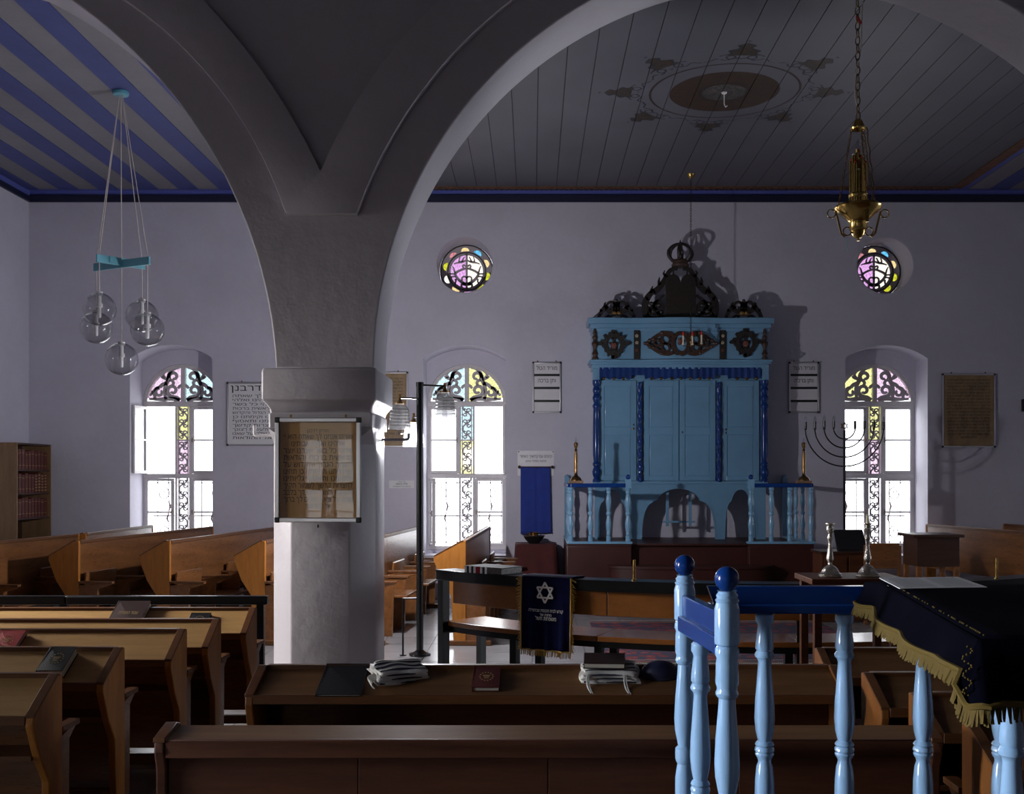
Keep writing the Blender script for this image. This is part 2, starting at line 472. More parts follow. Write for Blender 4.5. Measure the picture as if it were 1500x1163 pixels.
def rug_mat():
    m, t, b = new_mat('rug_pile')
    tc = t.node('ShaderNodeTexCoord').outputs['Object']
    s = t.node('ShaderNodeSeparateXYZ'); t.L.new(tc, s.inputs[0])
    ax = t.m('ABSOLUTE', s.outputs[0]); ay = t.m('ABSOLUTE', s.outputs[1])
    vo = t.node('ShaderNodeTexVoronoi'); vo.inputs['Scale'].default_value = 9; t.L.new(tc, vo.inputs['Vector'])
    vo2 = t.node('ShaderNodeTexVoronoi'); vo2.inputs['Scale'].default_value = 26; t.L.new(tc, vo2.inputs['Vector'])
    f = t.m('ADD', t.m('MULTIPLY', vo.outputs['Distance'], 0.9), t.m('MULTIPLY', vo2.outputs['Distance'], 0.5))
    c = t.ramp(f, [(0.2, (0.23, 0.16, 0.12)), (0.36, (0.19, 0.022, 0.025)), (0.62, (0.14, 0.014, 0.018)), (0.78, (0.02, 0.02, 0.05))])
    st = t.m('FRACT', t.m('MULTIPLY', ax, 9))
    b1 = t.m('GREATER_THAN', ax, 1.25)
    c = t.mix(t.m('MULTIPLY', b1, t.m('LESS_THAN', st, 0.22)), c, (0.03, 0.015, 0.03))
    c = t.mix(t.m('MULTIPLY', t.m('GREATER_THAN', ay, 1.15), t.m('LESS_THAN', t.m('FRACT', t.m('MULTIPLY', ay, 9)), 0.25)), c, (0.28, 0.20, 0.15))
    t.L.new(c, b.inputs['Base Color']); b.inputs['Roughness'].default_value = 0.95
rug_mat()

# ------------------------------------------------------------------ lettering
def text_mb(s, x, z, h, width=None, align='C', res=3):
    """one line of Hebrew lettering as flat mesh in the (x,z) plane; right-to-left text is stored mirrored in order.
    every glyph stroke is filled on its own because the strokes of some letters overlap"""
    cu = bpy.data.curves.new('lettering', 'FONT')
    cu.body = s[::-1]; cu.size = 1.0; cu.resolution_u = res; cu.fill_mode = 'NONE'; cu.offset = .014
    o = bpy.data.objects.new('lettering', cu)
    col.objects.link(o)
    bpy.context.view_layer.update()
    me = o.evaluated_get(bpy.context.evaluated_depsgraph_get()).to_mesh()
    V = [v.co.copy() for v in me.vertices]
    nb = {}
    for e in me.edges:
        p, q = e.vertices
        nb.setdefault(p, []).append(q); nb.setdefault(q, []).append(p)
    col.objects.unlink(o); bpy.data.objects.remove(o); bpy.data.curves.remove(cu)
    mb = MB()
    if not V: return mb
    seen = set(); loops = []
    for st in sorted(nb):
        if st in seen: continue
        lp = [st]; seen.add(st)
        while True:
            nx = [q for q in sorted(nb[lp[-1]]) if q not in seen]
            if not nx: break
            lp.append(nx[0]); seen.add(nx[0])
        if len(lp) > 2: loops.append(lp)
    def inside(pt, lp):
        c = False; n = len(lp)
        for i in range(n):
            A, B = V[lp[i]], V[lp[i-1]]
            if (A.y > pt.y) != (B.y > pt.y) and pt.x < (B.x-A.x)*(pt.y-A.y)/(B.y-A.y)+A.x: c = not c
        return c
    hole_of = {}
    for i, lp in enumerate(loops):
        for j, lq in enumerate(loops):
            if i != j and all(inside(V[k], lq) for k in lp): hole_of[i] = j
    x0 = min(v.x for v in V); x1 = max(v.x for v in V)
    k = h / 0.62
    kx = k if width is None else width/(x1-x0)
    off = {'C': x-(x1-x0)*kx/2, 'R': x-(x1-x0)*kx, 'L': x}[align]
    for i, lp in enumerate(loops):
        if i in hole_of: continue
        parts = [lp]+[loops[j] for j in hole_of if hole_of[j] == i]
        flat = [v for p in parts for v in p]
        tris = tessellate_polygon([[Vector((V[v].x, V[v].y, 0)) for v in p] for p in parts])
        mb.add([(off+(V[v].x-x0)*kx, 0.0, z+V[v].y*k) for v in flat], [tuple(t) for t in tris])
    return mb
def spiral(cx, cz, r0, r1, a0, turns, n=22):
    return [(cx+(r0+(r1-r0)*i/n)*math.cos(a0+turns*2*PI*i/n), cz+(r0+(r1-r0)*i/n)*math.sin(a0+turns*2*PI*i/n)) for i in range(n+1)]
def bez(p0, p1, p2, p3, n=12):
    o = []
    for i in range(n+1):
        t = i/n; q = 1-t
        o.append(tuple(q**3*p0[k]+3*q*q*t*p1[k]+3*q*t*t*p2[k]+t**3*p3[k] for k in range(len(p0))))
    return o
def taper(n, w0, w1, w2=None):
    if w2 is None: return [w0+(w1-w0)*i/(n-1) for i in range(n)]
    return [(w0+(w1-w0)*2*i/(n-1)) if i < (n-1)/2 else (w1+(w2-w1)*(2*i/(n-1)-1)) for i in range(n)]
def plate(outer, holes, y0, y1):
    """flat wall in (x,z) with holes, thickness y0..y1"""
    bm = bmesh.new(); es = []
    for lp in [outer]+holes:
        vs = [bm.verts.new((p[0], 0, p[1])) for p in lp]
        es += [bm.edges.new((vs[i], vs[(i+1) % len(vs)])) for i in range(len(vs))]
    bmesh.ops.triangle_fill(bm, use_beauty=True, use_dissolve=False, edges=es, normal=(0, -1, 0))
    bm.verts.ensure_lookup_table(); bm.verts.index_update()
    V = [v.co.copy() for v in bm.verts]; F = []
    for f in bm.faces:
        ix = [v.index for v in f.verts]
        if f.normal.y > 0: ix.reverse()
        F.append(ix)
    bm.free()
    n = len(V); mb = MB()
    mb.v = [(v.x, y0, v.z) for v in V]+[(v.x, y1, v.z) for v in V]
    mb.f = [tuple(f) for f in F]+[tuple(n+i for i in reversed(f)) for f in F]
    b = 0
    for lp in [outer]+holes:
        k = len(lp)
        area = sum(lp[i][0]*lp[(i+1) % k][1]-lp[(i+1) % k][0]*lp[i][1] for i in range(k))
        flip = (area > 0) != (lp is outer)
        for i in range(k):
            j = (i+1) % k
            q = (b+i, b+j, n+b+j, n+b+i)
            mb.f.append(q if flip else q[::-1])
        b += k
    return mb

# ================================================================== STRUCTURE
XL, XR, YR, D, YFR = -6.9, 10.8, -6.0, 14.5, 14.96
ZC, ZN = 5.58, 6.6
AY0, AY1 = 7.8, 8.42
def vprism(mb, poly, z0, z1, M=None):
    n = len(poly)
    vs = [(p[0], p[1], z0) for p in poly]+[(p[0], p[1], z1) for p in poly]
    fs = [tuple(reversed(range(n))), tuple(range(n, 2*n))]+[(i, (i+1) % n, n+(i+1) % n, n+i) for i in range(n)]
    return mb.add(vs, fs, M)
def struct(o): return tag(o, kind='structure')

# floor: slab with stone tiles laid on it
floor = struct(build('floor', MB().box(XL-.3, XR+.3, YR-.3, D+.6, -0.12, -0.008), 'tile_joint', smooth=False))
TS = 0.5
tile_me = None
def lay_tile(x, y):
    global tile_me
    if tile_me is None:
        o = build('floor_tile', MB().box(0.003, TS-.003, 0.003, TS-.003, -0.03, 0.0), 'stone_tile', floor, smooth=False)
        tile_me = o.data
    else:
        o = link(bpy.data.objects.new('floor_tile', tile_me), floor)
    o.location = (x, y, random.uniform(-.0008, .0008))
for i in range(-7, 10):
    for j in range(10):
        lay_tile(i*TS, 8.0+j*TS)
for i in range(-8, -1):
    for j in range(10):
        lay_tile(i*TS, 3.0+j*TS)
rest = MB()
for i in range(-14, 22):
    for j in range(-12, 29):
        if -7 <= i < 10 and 16 <= j < 26: continue
        if -8 <= i < -1 and 6 <= j < 16: continue
        rest.box(i*TS+.003, i*TS+TS-.003, j*TS+.003, j*TS+TS-.003, -0.03, 0)
o = build('outer_floor_tiles', rest, 'stone_tile', floor, smooth=False); o['kind'] = 'stuff'

# openings
NH = 0.566
def niche_loop(xc, bottom=0.585):
    R, cz = 0.967, 2.503
    a = math.asin(NH/R)
    arc = [(xc+R*math.sin(a-2*a*i/14), cz+R*math.cos(a-2*a*i/14)) for i in range(15)]
    return [(xc-NH, bottom), (xc+NH, bottom)]+arc
def win_loop(xc, h=NH-.004, zs=2.70, zb=0.63):
    return [(xc-h, zb), (xc+h, zb)]+[(xc+h*math.cos(PI*i/20), zs+h*math.sin(PI*i/20)) for i in range(21)]
def circ(xc, zc, r, n=40):
    return [(xc+r*math.cos(2*PI*i/n), zc+r*math.sin(2*PI*i/n)) for i in range(n)]
WX = (-4.95, -0.93, 4.85)
RND = ((-0.931, 4.573), (4.836, 4.559))
RR = 0.384
outer = [(XL-.5, -.1), (XR+.5, -.1), (XR+.5, ZN), (XL-.5, ZN)]
wb = plate(outer, [niche_loop(x) for x in WX]+[circ(x, z, RR) for x, z in RND], D, YFR)
w2 = plate(outer, [win_loop(x) for x in WX]+[circ(x, z, RR) for x, z in RND], YFR, YFR+.16)
wb.add(w2.v, w2.f)
wall_back = struct(build('wall_back', wb, 'wall_plaster', angle=0.5))
# plaster bead round the oculi
for x, z in RND:
    build('plaster_bead', MB().ribbon([(x+(RR+.035)*math.cos(2*PI*i/48), z+(RR+.035)*math.sin(2*PI*i/48)) for i in range(49)], .05, D-.006, D+.01), 'wall_plaster', wall_back)

def side_wall(name, length0, length1, ctrs, M, zt=ZN, th=0.6):
    out = [(length0, -.1), (length1, -.1), (length1, zt), (length0, zt)]
    mb = plate(out, [win_loop(c) for c in ctrs], 0, th)
    r = MB(); r.add(mb.v, mb.f, M)
    return struct(build(name, r, 'wall_plaster', angle=0.5))
# local x -> along the wall, local +y -> outward
ML = Matrix(((0,-1,0,XL),(1,0,0,0),(0,0,1,0),(0,0,0,1)))
MR = Matrix(((0,1,0,XR),(1,0,0,0),(0,0,1,0),(0,0,0,1)))
MRe = Matrix(((1,0,0,0),(0,-1,0,YR),(0,0,1,0),(0,0,0,1)))
side_wall('wall_left', YR-.6, D+.6, (2.2, 7.2), ML)
side_wall('wall_right', YR-.6, D+.6, (9.3,), MR)
side_wall('wall_rear', XL-.6, XR+.6, (-4.95,), MRe)

# arcade: arch centres/radii measured in the arcade plane
LCX, LCZ, LR = -5.40, 2.287, 3.511
RCX, RCZ, RRAD = 1.937, 2.455, 3.105
CAPZ = 2.455
def arcade_outline():
    pts = [(XL-.05, ZN)]
    def arc(cx, cz, R, xa, xb, n=56):
        res = []
        for i in range(n+1):
            t = math.acos(max(-1, min(1, (xa-cx)/R)))+(math.acos(max(-1, min(1, (xb-cx)/R)))-math.acos(max(-1, min(1, (xa-cx)/R))))*i/n
            res.append((cx+R*math.cos(t), max(CAPZ, min(5.46, cz+R*math.sin(t)))))
        return res
    pts += arc(LCX, LCZ, LR, XL-.05, -1.893)
    pts += arc(RCX, RCZ, RRAD, RCX-RRAD, RCX+RRAD, 80)
    m = 2*RCX
    pts += [(m-x, z) for x, z in reversed(arc(LCX, LCZ, LR, XL-.05, -1.893)) if m-x < XR+.05]
    pts += [(XR+.05, 5.46), (XR+.05, ZN)]
    return pts[::-1]
struct(build('wall_arcade', plate(arcade_outline(), [], AY0, AY1), 'arcade_plaster', bevel=.012, seg=2, angle=.5))
# raised archivolt bands meeting in a V above the pillar
def pxarc(cx, cy, R, pa, pb, n):
    a0 = math.atan2(pa[1]-cy, pa[0]-cx); a1 = math.atan2(pb[1]-cy, pb[0]-cx)
    return [(cx+R*math.cos(a0+(a1-a0)*i/n), cy+R*math.sin(a0+(a1-a0)*i/n)) for i in range(n+1)]
YB = AY0-.075
band = pxarc(1165, 540, 682, (522, 313), (1165, -142), 30)
band += pxarc(1165, 540, 753, (1165, -213), (471, 249), 30)
band += pxarc(-391.8, 655.2, 951.5, (468, 249), (120, -148), 20)
band += pxarc(-162.8, 503.8, 611.6, (-130, -107), (417, 312), 24)
poly = [(PX(x, YB), PZ(y, YB)) for x, y in band][::-1]
struct(build('trim_1', plate(poly, [], YB, AY0+.005), 'arcade_plaster', bevel=.02, seg=3, angle=.5))
mpoly = [(2*RCX-x, z) for x, z in poly][::-1]
struct(build('trim_2', plate(mpoly, [], YB, AY0+.005), 'arcade_plaster', bevel=.02, seg=3, angle=.5))

# ceiling of the hall: base slab, planks in the nave, striped boards in the aisles
ceiling = struct(build('ceiling', MB().box(XL-.3, XR+.3, AY1, D+.3, ZC+.012, ZC+.15), 'border_dark', smooth=False))
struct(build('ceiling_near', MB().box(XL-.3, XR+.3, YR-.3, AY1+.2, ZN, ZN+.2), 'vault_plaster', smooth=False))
PW, PN, PX0 = 0.268, 28, 0.055-7*0.268
pl = build('ceiling_plank', MB().box(.004, PW-.004, AY1-.02, 14.27, ZC, ZC+.03), 'painted_plank', ceiling, smooth=False)
pl.location = (PX0, 0, 0)
for i in range(1, PN):
    o = link(bpy.data.objects.new('ceiling_plank', pl.data), ceiling); o.location = (PX0+i*PW, 0, 0)
NX0, NX1 = PX0, PX0+PN*PW
# nave border: rope moulding, then scalloped blue strip
def zig(x0, x1, y0, y1, z, n, alongx=True):
    mb = MB()
    for k in range(n):
        a = x0+(x1-x0)*k/n; b = x0+(x1-x0)*(k+1)/n; m = (a+b)/2
        t = [(a, y0), (b, y0), (m, y1)]
        vs = [(p[0], p[1], z) if alongx else (p[1], p[0], z) for p in t]
        mb.add(vs+[(v[0], v[1], z+.006) for v in vs], [(0,1,2), (3,5,4), (0,3,4,1), (1,4,5,2), (2,5,3,0)])
    return mb
rope = MB().box(NX0, NX1, 14.27, 14.33, ZC-.012, ZC+.03)
for k in range(80):
    xx = NX0+(NX1-NX0)*(k+.5)/80
    rope.cbox((xx, 14.30, ZC-.014), (.062, .05, .02))
build('rope_moulding', rope, 'border_brown', ceiling, smooth=False)
build('border_strip', MB().box(NX0, NX1, 14.335, 14.40, ZC-.004, ZC+.03), 'border_dark', ceiling, smooth=False)
build('border_strip', MB().box(XL-.1, XR+.1, 14.402, D+.02, ZC-.002, ZC+.03), 'border_blue', ceiling, smooth=False)
build('scallop_row', zig(NX0, NX1, 14.402, 14.45, ZC-.008, 110), 'border_dark', ceiling, smooth=False)
for xa, xb in ((NX0-.14, NX0-.005), (NX1+.005, NX1+.14)):
    build('rope_moulding', MB().box(xa, xb, AY1, 14.33, ZC-.012, ZC+.03), 'border_brown', ceiling, smooth=False)
    build('border_strip', MB().box(xa-.09 if xa < 0 else xb, xa if xa < 0 else xb+.09, AY1, 14.40, ZC-.004, ZC+.03), 'border_blue', ceiling, smooth=False)
SP, SB = 0.545, 0.262
bl = gr = None
def board(x, w, mat, z):
    global bl, gr
    key = bl if mat == 'ceiling_blue' else gr
    if key is None:
        o = build('ceiling_board', MB().box(0.002, w-.002, AY1-.02, 14.40, ZC, ZC+.03), mat, ceiling, smooth=False)
        if mat == 'ceiling_blue': bl = o.data
        else: gr = o.data
    else: o = link(bpy.data.objects.new('ceiling_board', key), ceiling)
    o.location = (x, 0, z)
bx = -6.31-SB/2-SP
while bx < NX0-.24:
    if bx > XL-.3: board(bx, SB, 'ceiling_blue', -.008)
    if bx+SB < NX0-.24: board(bx+SB, SP-SB, 'ceiling_grey', 0)
    bx += SP
bx = NX1+.25
while bx < XR:
    board(bx+SP-SB, SB, 'ceiling_blue', -.008); board(bx, SP-SB, 'ceiling_grey', 0); bx += SP
struct(build('trim_3', MB().box(XL, XR, D-.035, D+.02, 5.425, 5.50).box(XL, XR, D-.055, D+.02, 5.49, 5.515), 'navy_trim', smooth=False))
struct(build('trim_4', MB().box(XL-.02, XL+.035, AY1, D, 5.425, 5.50), 'navy_trim', smooth=False))
struct(build('trim_5', MB().box(XL, XR, D-.03, D+.02, 5.515, ZC+.01).box(XL, XL+.03, AY1, D, 5.50, ZC+.01), 'border_blue', smooth=False))
# hook and little bulb at the medallion's centre
hk = thing('ceiling_hook', 'short pale metal hook hanging at the centre of the painted ceiling medallion', 'hook', (MED_X, MED_Y, ZC))
build('hook_rod', MB().tube([(0, 0, .0), (0, 0, -.12), (.015, 0, -.15), (.03, 0, -.135)], .006, 6), 'white_enamel', hk)
build('ceiling_plate', MB().lathe([(.03, 0), (.025, -.012), (.008, -.02)], 12), 'white_enamel', hk)

# ---------------------------------------------------------------- pillar
def make_pillar(label):
    cx, cy = -1.565, 8.2
    r = thing('pillar', label, 'pillar', (cx, cy, 0))
    h, c, hy = .385, .167, .40
    oc = [(-h+c,-hy),(h-c,-hy),(h,-hy+c),(h,hy-c),(h-c,hy),(-h+c,hy),(-h,hy-c),(-h,-hy+c)]
    build('shaft', vprism(MB(), oc, 0, 2.13), 'arcade_plaster', r, bevel=.012, seg=2, angle=.4)
    def sqring(list_):
        mb = MB(); vs = []; fs = []
        for hx, hyy, z in list_:
            k = .012
            vs += [(-hx+k,-hyy,z),(hx-k,-hyy,z),(hx,-hyy+k,z),(hx,hyy-k,z),(hx-k,hyy,z),(-hx+k,hyy,z),(-hx,hyy-k,z),(-hx,-hyy+k,z)]
        n = len(list_)
        for i in range(n-1):
            for j in range(8): fs.append((8*i+j, 8*i+(j+1) % 8, 8*i+8+(j+1) % 8, 8*i+8+j))
        fs.append(tuple(reversed(range(8)))); fs.append(tuple(8*(n-1)+j for j in range(8)))
        return mb.add(vs, fs)
    prof = [(.382, 2.02), (.384, 2.125), (.372, 2.128), (.378, 2.16), (.392, 2.185), (.408, 2.203), (.416, 2.215), (.424, 2.218)]
    build('capital', sqring([(a, a+.018, z) for a, z in prof]), 'arcade_plaster', r, bevel=.004, seg=1)
    build('impost_block', sqring([(.414, .438, 2.214), (.424, .448, 2.225), (.424, .448, 2.435), (.414, .438, 2.457)]), 'arcade_plaster', r, bevel=.01, seg=2)
    build('base', sqring([(.42, .44, 0), (.42, .44, .12), (.40, .42, .15)]), 'arcade_plaster', r)
    # little chamfer stops under the capital
    for sx in (-1, 1):
        mb = MB()
        x1, x0 = sx*h, sx*(h-c)
        vs = [(x0,-hy,2.02),(x1,-hy,2.02),(x1,-hy+c,2.02),(x0+sx*.01,-hy+.01,1.90),(x1-sx*.01,-hy+c-.01,1.90)]
        fs = [(0,1,2),(0,3,1),(1,3,4),(1,4,2),(0,2,4,3)]
        mb.add(vs, fs)
        build('chamfer_stop', mb, 'arcade_plaster', r, smooth=False)
    return r
pil = make_pillar('chamfered plaster pillar carrying both arches, framed gold prayer on its front')
p2 = copy_tree(pil); p2.location.x = 2*RCX+1.565
tag(p2, 'matching plaster pillar at the right foot of the wide arch')

# ---------------------------------------------------------------- windows
def fan_scroll(mb, s, R, z0, y0, y1):
    """fretwork for one quarter of the fanlight; s mirrors left/right"""
    def rb(pts, w): mb.ribbon([(s*x*R, z0+z*R) for x, z in pts], [q*R*1.35 for q in w] if isinstance(w, list) else w*R*1.35, y0, y1)
    sp = spiral(.30, .30, .17, .05, -PI*.5, 1.15, 20)
    rb(sp, taper(21, .085, .05))
    rb(bez((.10, .03), (.16, .10), (.22, .12), (.30, .13), 8), .08)
    rb(bez((.48, .06), (.58, .34), (.46, .52), (.40, .62), 10), taper(11, .06, .09))
    rb(spiral(.27, .68, .14, .05, -.2, .85, 16), taper(17, .08, .05))
    rb(bez((.40, .62), (.44, .78), (.30, .92), (.12, .93), 9), taper(10, .09, .04))
    rb(bez((.42, .60), (.52, .66), (.58, .62), (.62, .70), 6), taper(7, .08, .03))
    rb(bez((.44, .50), (.56, .50), (.62, .44), (.66, .38), 8), taper(9, .08, .07))
    rb(spiral(.66, .25, .13, .05, PI*.5, -.9, 16), taper(17, .075, .05))
    rb(bez((.66, .38), (.78, .40), (.80, .28), (.93, .16), 8), taper(9, .06, .05))
    rb(bez((.10, .03), (.40, .12), (.60, .02), (.95, .07), 10), taper(11, .08, .09, .05))
    rb(bez((.80, .06), (.76, .16), (.84, .20), (.88, .30), 6), taper(7, .07, .03))
    rb(bez((.30, .45), (.24, .52), (.30, .58), (.38, .60), 6), .06)
    rb([(.03, .48), (.10, .42), (.15, .36)], [.03, .06, .05])
    rb(bez((.52, .66), (.60, .74), (.54, .78), (.48, .82), 6), taper(7, .07, .03))
def strip_scroll(mb, w, z0, z1, y0, y1, flip=1):
    h = z1-z0; n = max(2, round(h/(w*1.25)))
    m = h/n
    for k in range(n):
        s = flip*(1 if k % 2 == 0 else -1); zc = z0+m*(k+.5)
        q = [(s*x*w, zc+z*m) for x, z in bez((-.42, -.5), (-.5, .05), (.42, -.12), (.42, .5), 10)]
        mb.ribbon(q, w*.16, y0, y1)
        mb.ribbon([(s*x*w, zc+z*w) for x, z in spiral(-.16, .18, .27, .09, PI*1.1, -1.05, 14)], taper(15, w*.13, w*.17), y0, y1)
        mb.ribbon([(s*x*w, zc+z*w) for x, z in spiral(.18, -.22, .24, .08, PI*.1, -1.0, 14)], taper(15, w*.13, w*.17), y0, y1)
        mb.ribbon([(s*x*w, zc+z*w) for x, z in [(.05, .3), (.22, .38), (.4, .22)]], [w*.05, w*.2, w*.05], y0, y1)
    mb.ribbon([(-w*.5, z0), (-w*.5, z1)], w*.08, y0, y1); mb.ribbon([(w*.5, z0), (w*.5, z1)], w*.08, y0, y1)

def casement(root, x, z0, z1, side, angle, w=.425):
    """hinged sash; side -1 hinge at left, +1 hinge at right"""
    d = -side
    f = MB(); t = .04
    def bar(a, b, c, e): f.box(min(d*a, d*b), max(d*a, d*b), .0, .035, c, e)
    bar(0, t, z0, z1); bar(w-t, w, z0, z1)
    bar(t, w-t, z0, z0+t); bar(t, w-t, z1-t, z1)
    zm = (z0+z1)/2
    bar(t, w-t, zm-.012, zm+.012)
    c = build('casement', f, 'window_paint', root, bevel=.004, seg=1)
    c.location = (x, 0.0, 0); c.rotation_euler = (0, 0, angle)
    for a, b in ((z0+t, zm-.012), (zm+.012, z1-t)):
        build('pane', MB().box(min(d*t, d*(w-t)), max(d*t, d*(w-t)), .015, .018, a, b), 'clear_pane', c, smooth=False)
    build('catch', MB().tube([(d*(w-t/2), -.004, zm-.03), (d*(w-t/2), -.02, zm), (d*(w-t/2), -.004, zm+.03)], .006, 6), 'aged_brass', c)
    return c
def make_window(name, fan, strip, opened=(0, 0, 0, 0), detail=True):
    """opened: angles for upper-left, upper-right, lower-left, lower-right sashes"""
    r = empty(name); struct(r)
    h = .562; zb, zs, zr = .63, 2.70, 1.68
    f = MB()
    f.box(-h, -h+.035, 0, .07, zb, zs).box(h-.035, h, 0, .07, zb, zs).box(-h, h, -.01, .07, zb, zb+.055)
    f.ribbon([((h-.025)*math.cos(PI*i/24), zs+(h-.025)*math.sin(PI*i/24)) for i in range(25)], .05, 0, .07)
    build('frame', f, 'window_paint', r, bevel=.004, seg=1)
    build('transom', MB().box(-h, h, -.018, .06, zs-.04, zs+.035), 'window_paint', r, bevel=.008)
    build('middle_rail', MB().box(-h, h, -.012, .06, zr-.035, zr+.03), 'window_paint', r, bevel=.006)
    for s in (-1, 1):
        build('mullion', MB().box(s*.085, s*.115, -.006, .06, zb, zs-.03), 'window_paint', r, bevel=.004, seg=1)
        # arched glazing, one quarter on each side
        R = h-.05
        qp = [(s*.03, zs+.035)]+[(s*R*math.cos(PI/2*i/10), zs+.0+R*math.sin(PI/2*i/10)) for i in range(11) if R*math.sin(PI/2*i/10) >= .035 and R*math.cos(PI/2*i/10) >= .03]
        qp.append((s*.03, zs+math.sqrt(R*R-.0009)))
        build('stained_pane', MB().prism(qp, .028, .031), fan[0 if s < 0 else 1], r, smooth=False)
    build('fan_mullion', MB().box(-.03, .03, -.01, .06, zs+.03, zs+h-.04), 'window_paint', r, bevel=.004, seg=1)
    build('arch_moulding', MB().ribbon([((h+.035)*math.cos(PI*i/24), zs+(h+.035)*math.sin(PI*i/24)) for i in range(25)], .03, -.03, 0), 'window_paint', r, bevel=.006) if False else None
    if detail:
        fs = MB()
        for s in (-1, 1): fan_scroll(fs, s, h-.05, zs+.035, .008, .026)
        build('fanlight_fretwork', fs, 'iron_scroll', r, smooth=False)
        for za, zc_, fl in ((zr+.03, zs-.04, 1), (zb+.055, zr-.035, -1)):
            ss = MB(); strip_scroll(ss, .13, za, zc_, .008, .026, fl)
            build('strip_fretwork', ss, 'iron_scroll', r, smooth=False)
    zmid = (zr+.03+zs-.04)/2
    build('strip_pane', MB().box(-.085, .085, .028, .031, zmid, zs-.04), strip[0], r, smooth=False)
    build('strip_pane', MB().box(-.085, .085, .028, .031, zr+.03, zmid), strip[1], r, smooth=False)
    build('strip_pane', MB().box(-.085, .085, .028, .031, zb+.055, zr-.035), 'clear_pane', r, smooth=False)
    build('strip_bar', MB().box(-.085, .085, .0, .035, zmid-.01, zmid+.01), 'window_paint', r, smooth=False)
    k = 0
    for (za, zc_) in ((zr+.032, zs-.042), (zb+.058, zr-.037)):
        for s in (-1, 1):
            a = opened[k]; k += 1
            casement(r, s*.540, za, zc_, s, a)
    return r
w1 = make_window('window_1', ('pink_glass', 'cyan_glass'), ('yellow_glass', 'pink_glass'), (-1.62, 0, -.12, 0))
w1.location = (WX[0], YFR+.03, 0)
w2 = make_window('window_2', ('cyan_glass', 'yellow_glass'), ('cyan_glass', 'yellow_glass'), (0, 1.62, -1.35, 0))
w2.location = (WX[1], YFR+.03, 0)
w3 = make_window('window_3', ('yellow_glass', 'pink_glass'), ('yellow_glass', 'pink_glass'), (0, 0, 0, 0))
w3.location = (WX[2], YFR+.03, 0)
w4 = make_window('window_4', ('cyan_glass', 'yellow_glass'), ('yellow_glass', 'yellow_glass'), (0, 0, -.5, .0))
w4.location = (-4.95, YR-.2, 0); w4.rotation_euler = (0, 0, PI)
for i, (loc, rz) in enumerate((((XL-.2, 2.2, 0), PI/2), ((XL-.2, 7.2, 0), PI/2), ((XR+.2, 9.3, 0), -PI/2))):  # side windows out of view, added to carry the light
    w = copy_tree(w3); w.name = 'window_%d' % (5+i); w.location = loc; w.rotation_euler = (0, 0, rz)

# iron grilles outside the lower sashes, fixed to each back window
def add_grille(win):
    g = MB(); y = .34
    for z in (.72, 1.10, 1.58): g.box(-.54, .54, y-.006, y+.006, z-.008, z+.008)
    for s in (-1, 1):
        for z in (.72, 1.58): g.box(s*.54-.008, s*.54+.008, .07, y, z-.008, z+.008)
    r = build('grille', g, 'grille_iron', win, smooth=False)
    for k in range(7):
        x = -.48+.16*k
        m = MB()
        if k % 2 == 0: m.box(x-.006, x+.006, y-.006, y+.006, .66, 1.66)
        else:
            m.ribbon([(x, .66), (x, 1.00), (x-.022, 1.06), (x, 1.15), (x+.022, 1.24), (x, 1.32), (x, 1.66)], [.012, .012, .03, .012, .03, .012, .012], y-.006, y+.006)
        build('rod', m, 'grille_iron', r, smooth=False)
    for s in (-1, 1):
        for zc in (.86, 1.42):
            build('scroll', MB().ribbon(spiral(s*.40, zc, .10, .03, PI/2, s*1.2, 18), .012, y-.005, y+.005), 'grille_iron', r, smooth=False)
for w in (w1, w2, w3): add_grille(w)

